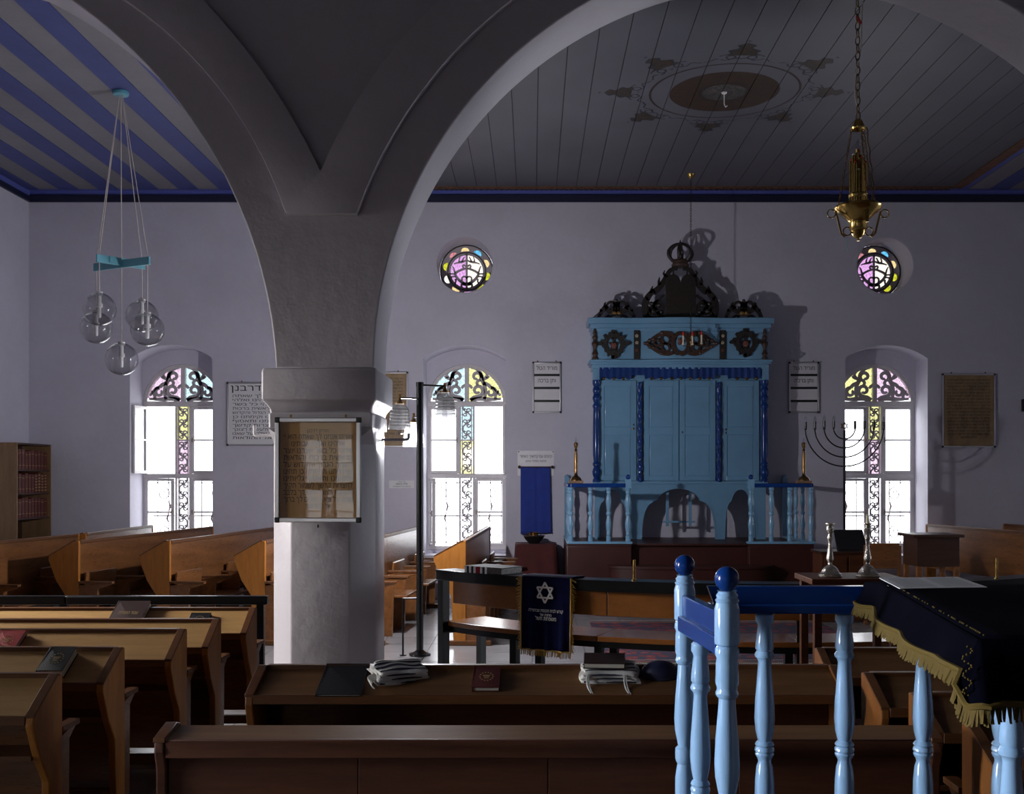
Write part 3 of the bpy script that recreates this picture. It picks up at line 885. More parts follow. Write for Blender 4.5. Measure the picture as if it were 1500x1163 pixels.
# round windows
def make_oculus(name, cx, cz, cols):
    r = empty(name, (cx, YFR+.02, cz)); struct(r)
    Ro, Ri = RR-.004, .255
    holes = []; pet = []
    n = 10
    for k in range(n):
        a = PI/2+.08+2*PI*k/n
        q = []
        for i in range(9):
            b = PI*i/8-PI/2
            lx, ly = .056*math.cos(b), .060*math.sin(b)
            q.append(((.285+lx)*math.cos(a)-ly*math.sin(a), (.285+lx)*math.sin(a)+ly*math.cos(a)))
        holes.append(q); pet.append(q)
    inner = circ(0, 0, Ri-.025, 40)
    build('tracery_ring', plate(circ(0, 0, Ro, 48), holes+[inner], 0, .025), 'iron_scroll', r, smooth=False)
    build('outer_rim', MB().ribbon([((Ro-.012)*math.cos(2*PI*i/48), (Ro-.012)*math.sin(2*PI*i/48)) for i in range(49)], .012, -.02, .0), 'dark_iron', r)
    build('inner_rim', MB().ribbon([((Ri+.012)*math.cos(2*PI*i/48), (Ri+.012)*math.sin(2*PI*i/48)) for i in range(49)], .012, -.008, .0), 'dark_iron', r)
    s = MB()
    s.box(-.014, .014, 0, .025, -Ri, Ri)
    for g in (-1, 1):
        def rb(pts, w): s.ribbon([(g*x*Ri, z*Ri) for x, z in pts], [q*Ri*1.5 for q in w] if isinstance(w, list) else w*Ri*1.5, 0, .025)
        rb(bez((.05, .18), (.3, .10), (.75, -.05), (.62, -.22), 10), taper(11, .07, .09))
        rb(bez((.62, -.22), (.50, -.45), (.35, -.55), (.05, -.72), 10), taper(11, .09, .12))
        rb(spiral(.14, .30, .10, .03, -1.3, .8, 10), .06)
        rb(bez((.05, .62), (.2, .50), (.4, .55), (.72, .42), 8), taper(9, .05, .08, .03))
        rb(bez((.28, .52), (.22, .62), (.2, .75), (.12, .82), 6), taper(7, .07, .03))
        rb(bez((.40, .52), (.46, .62), (.42, .70), (.36, .80), 6), taper(7, .06, .03))
        rb(bez((.64, -.10), (.72, .10), (.70, .2), (.80, .30), 6), taper(7, .07, .03))
        rb(bez((.66, -.14), (.80, -.12), (.86, -.12), (.98, -.14), 6), .05)
        rb(bez((.60, -.30), (.8, -.22), (.86, -.35), (.97, -.36), 6), .05)
        rb(spiral(.14, -.42, .15, .13, PI, -.62, 12), .06)
        rb(bez((.05, -.72), (.3, -.62), (.36, -.80), (.24, -.88), 8), taper(9, .12, .05))
        rb(bez((.62, -.40), (.56, -.6), (.70, -.62), (.62, -.76), 8), taper(9, .07, .04))
    build('scroll_tracery', s, 'iron_scroll', r, smooth=False)
    for g, m in ((-1, cols[0]), (1, cols[1])):
        q = [(g*(Ri+.0)*math.sin(PI*i/20), -(Ri+.0)*math.cos(PI*i/20)) for i in range(21)]
        build('half_pane', MB().prism(q, .028, .031), m, r, smooth=False)
    seq = ['amber_glass', 'rose_glass', 'lime_glass', 'cream_glass', 'amber_glass', 'violet_glass', 'lime_glass', 'lime_glass', 'amber_glass', 'azure_glass']
    for q, m in zip(pet, seq):
        build('petal_pane', MB().prism(q, .012, .015), m, r, smooth=False)
    return r
make_oculus('window_9', RND[0][0], RND[0][1], ('violet_glass', 'cream_glass'))
make_oculus('window_10', RND[1][0], RND[1][1], ('violet_glass', 'cream_glass'))
for x in WX:
    portal('window_portal', (x, YFR+.14, 1.95), 1.10, 2.62)
for x, z in RND:
    portal('window_portal', (x, YFR+.14, z), .76, .76)

# ================================================================== ARK AND PLATFORM
# platform: two red wings carrying the railings and a lower middle with steps
PZT, PYF = 0.836, 13.0
plat = thing('ark_platform', 'dark red wooden platform with a stepped middle under the blue ark', 'platform', (2.0, 13.7, 0))
L3 = (2.0, 13.7, 0)
xa, xb, xc, xd = PX(831, 13), PX(925, 13), PX(1098, 13), PX(1193, 13)
build('wing_box', MB().box(xa, xb, PYF+.02, D-.004, 0, PZT-.03), 'red_platform', plat, loc=L3, bevel=.006)
build('wing_box', MB().box(xc, xd, PYF+.02, D-.004, 0, PZT-.03), 'red_platform', plat, loc=L3, bevel=.006)
build('middle_box', MB().box(xb+.002, xc-.002, PYF+.16, D-.004, 0, PZT-.03), 'red_platform', plat, loc=L3, bevel=.006)
build('top_board', MB().box(xb+.002, xc-.002, PYF+.10, D-.004, PZT-.028, PZT), 'red_platform', plat, loc=L3, bevel=.008)
build('wing_top', MB().box(xa, xb, PYF+.02, D-.004, PZT-.028, PZT), 'red_platform', plat, loc=L3)
build('wing_top', MB().box(xc, xd, PYF+.02, D-.004, PZT-.028, PZT), 'red_platform', plat, loc=L3)
def dstep(x0, x1, y, r, z0, z1):
    mb = MB()
    p = [(x1, y+r), (x0, y+r)]+[((x0+x1)/2-(x1-x0)/2*math.cos(PI*i/16), y+r-r*math.sin(PI*i/16)**.6) for i in range(17)]
    return vprism(mb, p[1:]+[p[0]], z0, z1)
for k, (pa, pb, y, z) in enumerate(((893, 1133, 12.72, .58), (868, 1160, 12.50, .33))):
    build('step', dstep(PX(pa, 12.9), PX(pb, 12.9), y, .30, 0.0 if k else .0, z-.03), 'red_platform', plat, loc=L3)
    build('step_tread', dstep(PX(pa, 12.9)-.02, PX(pb, 12.9)+.02, y-.02, .32, z-.03, z), 'red_platform', plat, loc=L3)

AK = (2.0, 14.2, PZT)
AYF, AYB = 14.06, 14.47
ark = thing('torah_ark', 'tall light blue wooden ark with dark carved crest and blue turned columns', 'ark', AK)
def akx(px): return PX(px, AYF)
def akz(py): return PZ(py, AYF)
# serpentine front used by frieze and cornices: bows out in the middle and at both ends
def serp(x):
    c = (akx(868)+akx(1125))/2; h = (akx(1125)-akx(868))/2
    t = (x-c)/h
    return -.075*math.exp(-(t/.34)**2)-.045*math.exp(-((abs(t)-.86)/.2)**2)
def serp_slab(x0, x1, z0, z1, out=0.0, n=40, yb=AYB):
    mb = MB(); p = []
    for i in range(n+1):
        x = x0+(x1-x0)*i/n
        p.append((x, AYF+serp(x)-out))
    poly = p+[(x1, yb), (x0, yb)]
    return vprism(mb, poly, z0, z1)
X0, X1 = akx(868), akx(1125)
def ap(name, mb, mat, parent=None, **kw):
    return build(name, mb, mat, parent or ark, loc=AK, **kw)
# carcass: back board and sides down to the arched apron
body = MB().box(X0+.03, X1-.03, AYF+.05, AYB, akz(707), akz(540))
ap('cabinet_body', body, 'ark_blue', bevel=.004)
# apron with three arches (front board) and its legs
def trefoil(xc, w, zt, zb):
    """arch opening with shouldered sides"""
    h = w/2; q = []
    q += [(xc-h, zb)]
    q += bez((xc-h, zb), (xc-h*.98, zb+(zt-zb)*.55), (xc-h*.86, zt-(zt-zb)*.28), (xc-h*.58, zt-(zt-zb)*.24), 8)
    q += bez((xc-h*.58, zt-(zt-zb)*.24), (xc-h*.5, zt-(zt-zb)*.06), (xc-h*.2, zt), (xc, zt), 8)[1:]
    m = [(2*xc-x, z) for x, z in q]
    return q+m[::-1][1:]
zt7, zb7 = akz(707), PZT
arches = [(897, 44, 717), (994, 108, 716), (1085, 46, 717)]
path = [(X0+.02, zb7)]
cur = []
legs = MB()
out = [(X0+.03, zt7), (X0+.03, zb7)]
for pxc, wpx, ytop in arches:
    t = trefoil(akx(pxc), wpx/FPX*AYF, akz(ytop), zb7)
    # legs taper: narrow at the foot
    out += t
out += [(X1-.03, zb7), (X1-.03, zt7)]
ap('arched_apron', plate(out, [], AYF, AYF+.035), 'ark_blue', smooth=False)
for pxc, wpx, ytop in arches:
    t = trefoil(akx(pxc), wpx/FPX*AYF+.012, akz(ytop)+.008, zb7+.02)
    ap('arch_bead', MB().ribbon(t, .014, AYF-.006, AYF+.004), 'ark_blue')
for px in (878, 929, 1061, 1110):
    x = akx(px)
    ap('rear_leg', MB().box(x-.04, x+.04, AYB-.06, AYB, PZT, zt7), 'ark_blue', smooth=False)
ap('waist_moulding', MB().box(X0, X1, AYF-.02, AYF+.05, akz(709), akz(705)), 'ark_blue', bevel=.005)
# doors: outer single ones and a middle pair, each with two sunk panels
def door(name, pa, pb, knob=None, keyhole=None):
    xa_, xb_ = akx(pa)+.004, akx(pb)-.004
    za, zb_ = akz(704), akz(557)
    yf = AYF+.022
    w = .07; zm = akz(631)
    mb = MB()
    mb.box(xa_, xa_+w, yf, yf+.03, za, zb_).box(xb_-w, xb_, yf, yf+.03, za, zb_)
    mb.box(xa_+w, xb_-w, yf, yf+.03, za, za+.06).box(xa_+w, xb_-w, yf, yf+.03, zb_-.07, zb_).box(xa_+w, xb_-w, yf, yf+.03, zm-.05, zm+.05)
    d = ap('door', mb, 'ark_blue', bevel=.003, seg=1)
    for a, b in ((za+.06, zm-.05), (zm+.05, zb_-.07)):
        ap('panel', MB().box(xa_+w-.004, xb_-w+.004, yf+.012, yf+.026, a-.004, b+.004), 'ark_blue', d, smooth=False)
        ap('panel_bead', MB().box(xa_+w+.012, xb_-w-.012, yf+.006, yf+.016, a+.012, b-.012), 'ark_blue', d, bevel=.004)
    if knob:
        k = P(knob[0], knob[1], AYF)
        ap('door_knob', MB().lathe([(.004, 0), (.007, .015), (.014, .024), (.012, .034), (.001, .038)], 10, M=Matrix.Translation((k.x, yf, k.z)) @ Matrix.Rotation(PI/2, 4, 'X')), 'aged_brass', d)
    if keyhole:
        k = P(keyhole[0], keyhole[1], AYF)
        ap('lock_plate', MB().cbox((k.x, yf-.002, k.z), (.016, .006, .022)), 'dark_iron', d, smooth=False)
    return d
door('door', 877, 933, (927.5, 628), (928.5, 622))
door('door', 943, 995, None, None)
door('door', 995.5, 1049, None, (1000, 633))
door('door', 1057, 1113, (1063.5, 629), (1064, 634))
# twisted colonnettes between doors, turned columns at the corners
def twisted(px):
    x = akx(px); z0, z1 = akz(706), akz(560)
    mb = MB(); n, m = 64, 12; vs = []; fs = []
    for i in range(n+1):
        z = z0+(z1-z0)*i/n
        for j in range(m):
            a = 2*PI*j/m
            r = .028+.007*math.cos(2*a-z*38)
            vs.append((x+r*math.cos(a), AYF-.005+r*math.sin(a), z))
    for i in range(n):
        for j in range(m): fs.append((i*m+j, i*m+(j+1) % m, (i+1)*m+(j+1) % m, (i+1)*m+j))
    fs.append(tuple(range(m-1, -1, -1))); fs.append(tuple(n*m+j for j in range(m)))
    mb.add(vs, fs)
    ap('twisted_colonnette', mb, 'deep_blue')
twisted(937.5); twisted(1053)
def turned(px):
    x = akx(px); z0, z1 = akz(706), akz(557); h = z1-z0
    pr = [(.05,0),(.05,.02),(.035,.04),(.05,.07),(.055,.10),(.045,.13),(.032,.15),(.05,.165),(.05,.18),(.035,.20),(.046,.26),(.048,.40),(.045,.60),(.04,.72),(.05,.735),(.05,.755),(.032,.775),(.05,.81),(.052,.83),(.036,.86),(.05,.89),(.05,.91),(.034,.935),(.052,.96),(.052,1.0)]
    ap('corner_column', MB().lathe([(r, z*h) for r, z in pr], 16, (x, AYF-.015, z0)), 'deep_blue')
turned(873.5); turned(1119.5)
# entablature
ap('corner_block', MB().box(X0, X0+.09, AYF-.05, AYF+.06, akz(557), akz(540)), 'ark_blue', bevel=.004)
ap('corner_block', MB().box(X1-.09, X1, AYF-.05, AYF+.06, akz(557), akz(540)), 'ark_blue', bevel=.004)
ap('lower_cornice', serp_slab(X0-.045, X1+.045, akz(531), akz(527.5), .05), 'ark_blue', bevel=.004)
ap('lower_cornice', serp_slab(X0-.03, X1+.03, akz(534), akz(531), .03), 'ark_blue', bevel=.003)
ap('lower_cornice', serp_slab(X0-.005, X1+.005, akz(541), akz(534), .01), 'ark_blue', bevel=.003)
ap('frieze', serp_slab(X0, X1, akz(528), akz(486), 0), 'ark_blue')
ap('upper_cornice', serp_slab(X0-.01, X1+.01, akz(486), akz(481), .015), 'ark_blue', bevel=.004)
ap('upper_cornice', serp_slab(X0-.03, X1+.03, akz(481), akz(475), .035), 'ark_blue', bevel=.006)
ap('upper_cornice', serp_slab(X0-.065, X1+.065, akz(475), akz(466.5), .06), 'ark_blue', bevel=.008)
# fluted blue valance with scalloped hem and little metal bells
def valance():
    mb = MB(); n = 180
    xa_, xb_ = akx(878), akx(1113)
    top = akz(539); vs = []; fs = []
    def hem(x):
        t = (x-xa_)/(xb_-xa_)*235
        for lo, hi in ((0, 46), (66, 168), (187, 235)):
            if lo <= t <= hi: return akz(556.5)+.022*abs(math.sin(PI*(t-lo)/14.4))
        return akz(550)
    for i in range(n+1):
        x = xa_+(xb_-xa_)*i/n
        y = AYF+serp(x)*.6-.035-.010*math.cos((x-xa_)*2*PI/.085)
        vs += [(x, y, hem(x)), (x, y, top), (x, y+.02, hem(x)), (x, y+.02, top)]
    for i in range(n):
        a = 4*i; fs += [(a, a+4, a+5, a+1), (a+2, a+3, a+7, a+6), (a, a+2, a+6, a+4)]
    mb.add(vs, fs)
    ap('valance', mb, 'deep_blue')
valance()
for px in (884, 899, 913, 954, 968, 983, 996.5, 1010, 1024, 1038, 1079, 1093, 1106):
    x = akx(px)
    ap('bell', MB().sphere((x, AYF+serp(x)*.6-.035, akz(555)), .022, 10, 8), 'aged_brass')

# carved ornaments ------------------------------------------------
def leafring(mb, cx, cz, rx, rz, w, y0, y1, teeth=14, amp=.25):
    n = teeth*4
    o = []; i_ = []
    for k in range(n):
        a = 2*PI*k/n
        f = 1+amp*(1 if k % 4 in (1, 2) else 0)*(.6+.4*math.sin(3*a))
        o.append((cx+rx*f*math.cos(a), cz+rz*f*math.sin(a)))
        i_.append((cx+(rx-w)*math.cos(a), cz+(rz-w)*math.sin(a)))
    p = plate(o, [i_], y0, y1); mb.add(p.v, p.f)
def flower(name, px, py, Y, r, mat, parent, n=6):
    c = P(px, py, Y); mb = MB()
    for k in range(n):
        a = 2*PI*k/n
        mb.sphere((c.x+r*.55*math.cos(a), c.y, c.z+r*.55*math.sin(a)), r*.5, 8, 6)
    mb.sphere((c.x, c.y-.008, c.z), r*.45, 8, 6)
    return ap(name, mb, mat, parent)
def wreath(px, py):
    Y = AYF-.055; c = P(px, py, Y)
    mb = MB(); leafring(mb, c.x, c.z, .140, .150, .055, Y-.02, Y+.03, 14, .30)
    for s in (-1, 1):
        mb.ribbon([(c.x+s*.15, c.z), (c.x+s*.19, c.z+.015), (c.x+s*.21, c.z)], [.03, .05, .03], Y-.015, Y+.03)
        mb.cbox((c.x, Y, c.z+s*.165), (.07, .04, .04))
        mb.ribbon(spiral(c.x, c.z+s*.085, .035, .01, PI/2*s, 1, 10), .018, Y-.01, Y+.025)
    for k in range(5):
        a = PI/2+2*PI*k/5
        mb.ribbon([(c.x, c.z), (c.x+.05*math.cos(a), c.z+.06*math.sin(a)), (c.x+.07*math.cos(a), c.z+.085*math.sin(a))], [.02, .035, .008], Y+.0, Y+.03)
    w = ap('carved_wreath', mb, 'carved_dark', smooth=False)
    flower('rosette', px, py+1.5, Y-.012, .042, 'carved_rose', w)
wreath(899, 504.5); wreath(1092.5, 502)
def centre_carving():
    Y = AYF-.085; c = P(997, 503, Y); mb = MB()
    leafring(mb, c.x, c.z, .125, .155, .045, Y-.02, Y+.03, 8, .14)
    for s in (-1, 1):
        mb.ribbon([(c.x+s*x, c.z+z) for x, z in bez((.10, .10), (.2, .18), (.30, .12), (.46, .0), 12)], taper(13, .05, .055, .03), Y-.015, Y+.03)
        mb.ribbon([(c.x+s*x, c.z+z) for x, z in bez((.10, -.12), (.2, -.17), (.30, -.11), (.46, .0), 12)], taper(13, .05, .055, .03), Y-.015, Y+.03)
        mb.ribbon([(c.x+s*x, c.z+z) for x, z in spiral(.20, .05, .065, .05, 0, 1, 14)], .028, Y-.01, Y+.03)
        mb.ribbon([(c.x+s*x, c.z+z) for x, z in spiral(.20, -.06, .06, .045, 0, 1, 14)], .028, Y-.01, Y+.03)
        mb.ribbon([(c.x+s*x, c.z+z) for x, z in spiral(.31, 0, .05, .035, 0, 1, 12)], .026, Y-.01, Y+.03)
        for x, z in ((.36, .055), (.36, -.055), (.41, .04), (.41, -.045), (.25, .14), (.26, -.13), (.44, .0), (.47, .0)):
            mb.sphere((c.x+s*x, Y, c.z+z), .026, 8, 6)
    w = ap('centre_carving', mb, 'carved_brown', smooth=False)
    flower('rosette', 997, 500, Y-.01, .05, 'carved_rose', w, 3)
centre_carving()
for px in (933, 1058.5):
    Y = AYF-.012; c = P(px, 505, Y)
    pl_ = ap('painted_plaque', MB().box(c.x-.042, c.x+.042, Y-.02, Y+.03, akz(526), akz(484)), 'carved_dark', bevel=.003)
    for py, m in ((492, 'cream_paint'), (502, 'cream_paint'), (513, 'carved_rose')):
        f = P(px+random.uniform(-.6, .6), py, Y-.022); mb = MB()
        for k in range(5):
            a = 2*PI*k/5+.3
            mb.cbox((f.x+.014*math.cos(a), f.y, f.z+.014*math.sin(a)), (.015, .005, .015))
        ap('painted_flower', mb, m, pl_, smooth=False)
for px in (871, 1119):
    x = akx(px); z0 = akz(527); h = akz(482)-z0
    pr = [(.04,0),(.04,.05),(.028,.08),(.03,.14),(.042,.18),(.03,.24),(.02,.30),(.03,.42),(.046,.5),(.03,.58),(.02,.62),(.036,.68),(.036,.72),(.02,.78),(.03,.84),(.02,.9),(.022,.95),(.004,1.0)]
    ap('half_baluster', MB().lathe([(r, z*h) for r, z in pr], 14, (x, AYF-.055, z0)), 'carved_brown')
# crest -----------------------------------------------------------
CT = akz(466.5)
YC = 14.15
def cx_(px): return PX(px, YC)
def cz_(py): return PZ(py, YC)
def crest():
    mb = MB(); c = cx_(996.5)
    def rb(pts, w, y0=YC-.015, y1=YC+.02):
        for s in (-1, 1): mb.ribbon([(c+s*(cx_(x)-c), cz_(z)) for x, z in pts], w, y0, y1)
    k = YC/FPX
    # flanking scrolls with thorny outline
    rb(bez((1046, 465), (1052, 448), (1046, 432), (1034, 426), 12), taper(13, 9*k, 10*k, 7*k))
    rb(bez((1036, 428), (1028, 424), (1022, 416), (1016, 404), 10), taper(11, 9*k, 8*k))
    rb(bez((1016, 406), (1014, 396), (1008, 392), (1000.5, 394), 8), taper(9, 8*k, 4*k))
    rb(spiral(1031, 449, 12, 3, 0, 1.3, 20), 4.5*k)
    rb(bez((1043, 462), (1036, 440), (1026, 438), (1020, 432), 8), taper(9, 6*k, 3*k))
    rb(bez((1020, 465), (1030, 460), (1036, 452), (1034, 444), 8), 5*k)
    rb([(1040, 430), (1038.5, 424), (1037, 419)], [5*k, 3.5*k, 1*k])
    rb([(1027, 418), (1028, 412), (1027, 406)], [5*k, 3.5*k, 1*k])
    rb([(1044, 440), (1047.5, 434)], [4*k, 1*k])
    rb([(1018, 405), (1021, 400), (1019, 396)], [4*k, 3*k, 1*k])
    for px, py, r in ((1036, 456, 4.2), (1028, 447, 3.6), (1039, 445, 3.4), (1024, 457, 3.5)):
        for s in (-1, 1): mb.sphere((c+s*(cx_(px)-c), YC, cz_(py)), r*k, 8, 6)
    rb([(1048, 465), (1012, 465)], 4*k)
    cr = ap('crest_scrollwork', mb, 'carved_dark', smooth=False)
crest()
def tablets():
    c = cx_(996.5); w = 22*YC/FPX; zb = CT; zs = cz_(416)
    pts = [(c-w, zb), (c+w, zb)]
    for s in (1, -1):
        cc = c+s*w/2
        pts += [(cc+w/2*math.cos(PI*i/10), zs+w*.62*math.sin(PI*i/10)) for i in range(11)]
    t = ap('law_tablets', MB().prism(pts, YC-.05, YC-.01), 'carved_dark', bevel=.004)
    rows = ('אנכי יי לא תרצח', 'לא יהיה לא תנאף', 'לא תשא לא תגנב', 'זכור את לא תענה', 'כבד את לא תחמד')
    for i, s in enumerate(rows):
        m = text_mb(s, c, cz_(424+8*i), .028, width=.33)
        m.v = [(v[0], YC-.053, v[2]) for v in m.v]
        ap('lettering', m, 'carved_brown', t, smooth=False)
tablets()
def crown():
    c = cx_(996.5); k = YC/FPX; mb = MB()
    zb = cz_(391); z1 = cz_(382)
    mb.lathe([(12.5*k, 0), (13*k, 3*k), (11.5*k, 4*k), (11.5*k, 8*k), (13*k, 9*k), (12*k, 10*k)], 20, (c, YC, zb))
    base = ap('crown_band', mb, 'carved_brown')
    for i in range(6):
        a = 2*PI*i/6+.26
        pr = bez((11.5, 9), (25, 16), (19, 32), (2, 34), 10)
        pts = [(c+r*k*math.cos(a), YC+r*k*math.sin(a)*.9, zb+z*k) for r, z in pr]
        ap('crown_rib', MB().tube(pts, [2.3*k]*6+[1.8*k]*5, 6), 'carved_dark')
    ap('crown_finial', MB().lathe([(1*k, 32*k), (3*k, 34*k), (1.5*k, 36*k), (.2*k, 40*k)], 10, (c, YC, zb)), 'carved_dark')
    ap('crown_bell', MB().lathe([(2.6*k, 17*k), (1.6*k, 20*k), (1.2*k, 24*k), (.3*k, 33*k)], 10, (c, YC, zb)), 'carved_dark')
    for s in (-1, 1):
        ap('crown_post', MB().box(c+s*10*k-.008, c+s*10*k+.008, YC-.008, YC+.008, cz_(410), zb), 'carved_dark', smooth=False)
crown()
def side_crest(px):
    c = cx_(px); mb = MB(); k = YC/FPX
    z = CT-.005
    def rb(pts, w):
        for s in (-1, 1): mb.ribbon([(c+s*x*k, z+y*k) for x, y in pts], w, YC-.015, YC+.02)
    rb(bez((27, 0), (24, 12), (18, 16), (15, 20), 8), taper(9, 4*k, 8*k))
    rb([(16, 18), (17, 24), (15, 26)], [6*k, 3*k, 1*k]); rb([(22, 12), (24, 16)], [6*k, 1*k])
    rb(bez((15, 18), (12, 12), (8, 10), (2, 14), 8), 6*k)
    rb(spiral(7.5, 21, 6.5, 3.5, -.6, .9, 14), 3.6*k)
    rb(bez((2, 27), (1, 20), (3, 14), (0, 8), 8), 6*k)
    rb([(27, 1.2), (0, 1.2)], 3*k)
    rb(bez((18, 0), (14, 6), (10, 8), (6, 4), 6), 3.5*k)
    mb.sphere((c, YC, z+28*k), 2.6*k, 8, 6)
    w = ap('side_crest', mb, 'carved_dark', smooth=False)
    fr = MB()
    for s in (-1, 1): fr.sphere((c+s*3.3*k, YC-.02, z+9*k), 3.6*k, 10, 8)
    ap('carved_fruit', fr, 'carved_gold', w)
side_crest(903); side_crest(1089.5)
# small wooden frame hanging inside the middle arch
for px in (978.5, 1012): ap('hanging_upright', MB().box(akx(px)-.02, akx(px)+.02, AYF+.05, AYF+.07, akz(771), akz(709)), 'ark_blue', bevel=.003)
ap('hanging_crosspiece', MB().box(akx(971), akx(1019), AYF+.035, AYF+.05, akz(766), akz(763)), 'ark_blue', bevel=.003)

# railings beside the ark -----------------------------------------
RB = [(.030,0),(.030,.10),(.022,.11),(.028,.13),(.020,.16),(.033,.26),(.036,.34),(.022,.44),(.020,.47),(.032,.50),(.032,.53),(.020,.56),(.024,.62),(.036,.72),(.030,.82),(.020,.88),(.028,.90),(.028,.92),(.022,.94),(.030,.96),(.030,1)]
def railing(name, label, xs, newel, xe, side_x, side_ys):
    Y = PYF+.06; loc = (xe, Y, PZT)
    r = thing('railing', label, 'railing', loc, group='railings beside the ark')
    lo, hi = min(xs+[newel]), max(xs+[newel])
    zb = PZT+.03; zt = PZ(714, PYF); h = zt-zb
    build('base_board', MB().box(lo-.05, hi+.05, Y-.06, Y+.05, PZT+.001, PZT+.030), 'ark_blue', r, loc=loc, bevel=.006)
    build('side_base_board', MB().box(side_x-.05, side_x+.05, Y+.05, D-.03, PZT+.001, PZT+.030), 'ark_blue', r, loc=loc, bevel=.006)
    build('hand_rail', MB().box(lo, hi, Y-.045, Y+.045, zt, zt+.05), 'deep_blue', r, loc=loc, bevel=.01)
    build('side_rail', MB().box(side_x-.045, side_x+.045, Y+.046, D-.05, zt, zt+.05), 'deep_blue', r, loc=loc, bevel=.01)
    for x in xs:
        build('baluster', MB().lathe([(q, z*h) for q, z in RB], 12, (x, Y, zb)), 'ark_blue', r, loc=loc)
    for y in side_ys:
        build('baluster', MB().lathe([(q, z*h) for q, z in RB], 12, (side_x, y, zb)), 'ark_blue', r, loc=loc)
    nw = build('newel_post', MB().lathe([(q*1.05, z*h) for q, z in RB], 12, (newel, Y, zb)).box(newel-.034, newel+.034, Y-.05, Y+.05, zt-.01, zt+.10), 'ark_blue', r, loc=loc)
    build('newel_ball', MB().sphere((newel, Y, zt+.128), .031, 14, 10), 'deep_blue', nw, loc=loc)
    build('wall_post', MB().box(side_x-.035, side_x+.035, D-.10, D-.03, PZT, zt+.12).lathe([(.035, 0), (.03, .03), (.002, .045)], 12, (side_x, D-.065, zt+.12)), 'ark_blue', r, loc=loc)
def rx(px): return PX(px, PYF+.06)
railing('railing', 'light blue balustrade with dark blue rail left of the ark', [rx(836), rx(865), rx(891.5)], rx(920), rx(880), rx(836), [13.45, 13.8, 14.15])
railing('railing', 'light blue balustrade with dark blue rail right of the ark', [rx(1130), rx(1157), rx(1188)], rx(1100), rx(1145), rx(1188), [13.45, 13.8, 14.15])
# electric memorial candles standing on the railings
def rail_candle(px, label):
    Y = PYF+.07; z = PZ(714, PYF)+.05; x = PX(px, Y)
    r = thing('electric_candle', label, 'candle lamp', (x, Y, z), group='electric candles on the ark railings')
    build('wooden_foot', MB().box(-.09, .09, -.055, .055, 0, .034), 'lamp_stone', r, bevel=.004)
    build('stem', MB().lathe([(.072, .034), (.07, .05), (.062, .062), (.058, .072), (.03, .09), (.018, .11), (.022, .118), (.019, .13), (.026, .20), (.024, .32), (.016, .40), (.022, .41), (.012, .42), (.024, .46), (.028, .49), (.018, .505)], 16), 'aged_brass', r)
    build('bulb', MB().lathe([(.007, .50), (.013, .52), (.011, .54), (.003, .565), (.0005, .572)], 10), 'bulb_glass', r)
rail_candle(843.5, 'brass electric candle on the railing left of the ark')
rail_candle(1177.5, 'brass electric candle on the railing right of the ark')

# everlasting lamp in front of the ark
EY = 13.69
el = thing('hanging_lamp', 'thin chained lamp with three red-tipped candles hanging before the ark', 'hanging lamp', (PX(1012, EY), EY, ZC))
EZ = ZC
build('ceiling_cup', MB().lathe([(.05, 0), (.045, -.02), (.02, -.05), (.006, -.07)], 14), 'brass', el)
ch = MB(); zt_ = -.06; zb_ = PZ(497, EY)-EZ
n = 60
for k in range(n):
    za = zt_+(zb_-zt_)*k/n
    ring = [((.010*math.cos(a)) if k % 2 else 0, 0 if k % 2 else .010*math.cos(a), za+(zb_-zt_)/n*(.5+.62*math.sin(a))) for a in [2*PI*i/8 for i in range(8)]]
    ch.tube(ring, .003, 4, closed=True)
build('chain', ch, 'dark_iron', el)
arm = MB().lathe([(.012, .05), (.02, .03), (.008, 0), (.022, -.03), (.012, -.07), (.002, -.10)], 12, (0, 0, zb_))
for px, py in ((1001, 505), (1012.5, 507), (1028, 504)):
    x = PX(px, EY)-PX(1012, EY); y = -.10 if px == 1012.5 else .02
    arm.tube(bez((0, 0, zb_-.03), (x*.6, y*.6, zb_-.10), (x, y, zb_-.10), (x, y, PZ(py, EY)-EZ), 8), .005, 6)
build('arms', arm, 'aged_brass', el)
for px, py in ((1001, 505), (1012.5, 507), (1028, 504)):
    x = PX(px, EY)-PX(1012, EY); y = -.10 if px == 1012.5 else .02; z = PZ(py, EY)-EZ
    c = build('candle', MB().lathe([(.016, 0), (.016, .02), (.011, .021), (.011, .12)], 10, (x, y, z)), 'candle_wax', el)
    build('red_bulb', MB().lathe([(.008, .12), (.012, .135), (.009, .155), (.001, .18)], 10, (x, y, z)), 'red_glass', c)

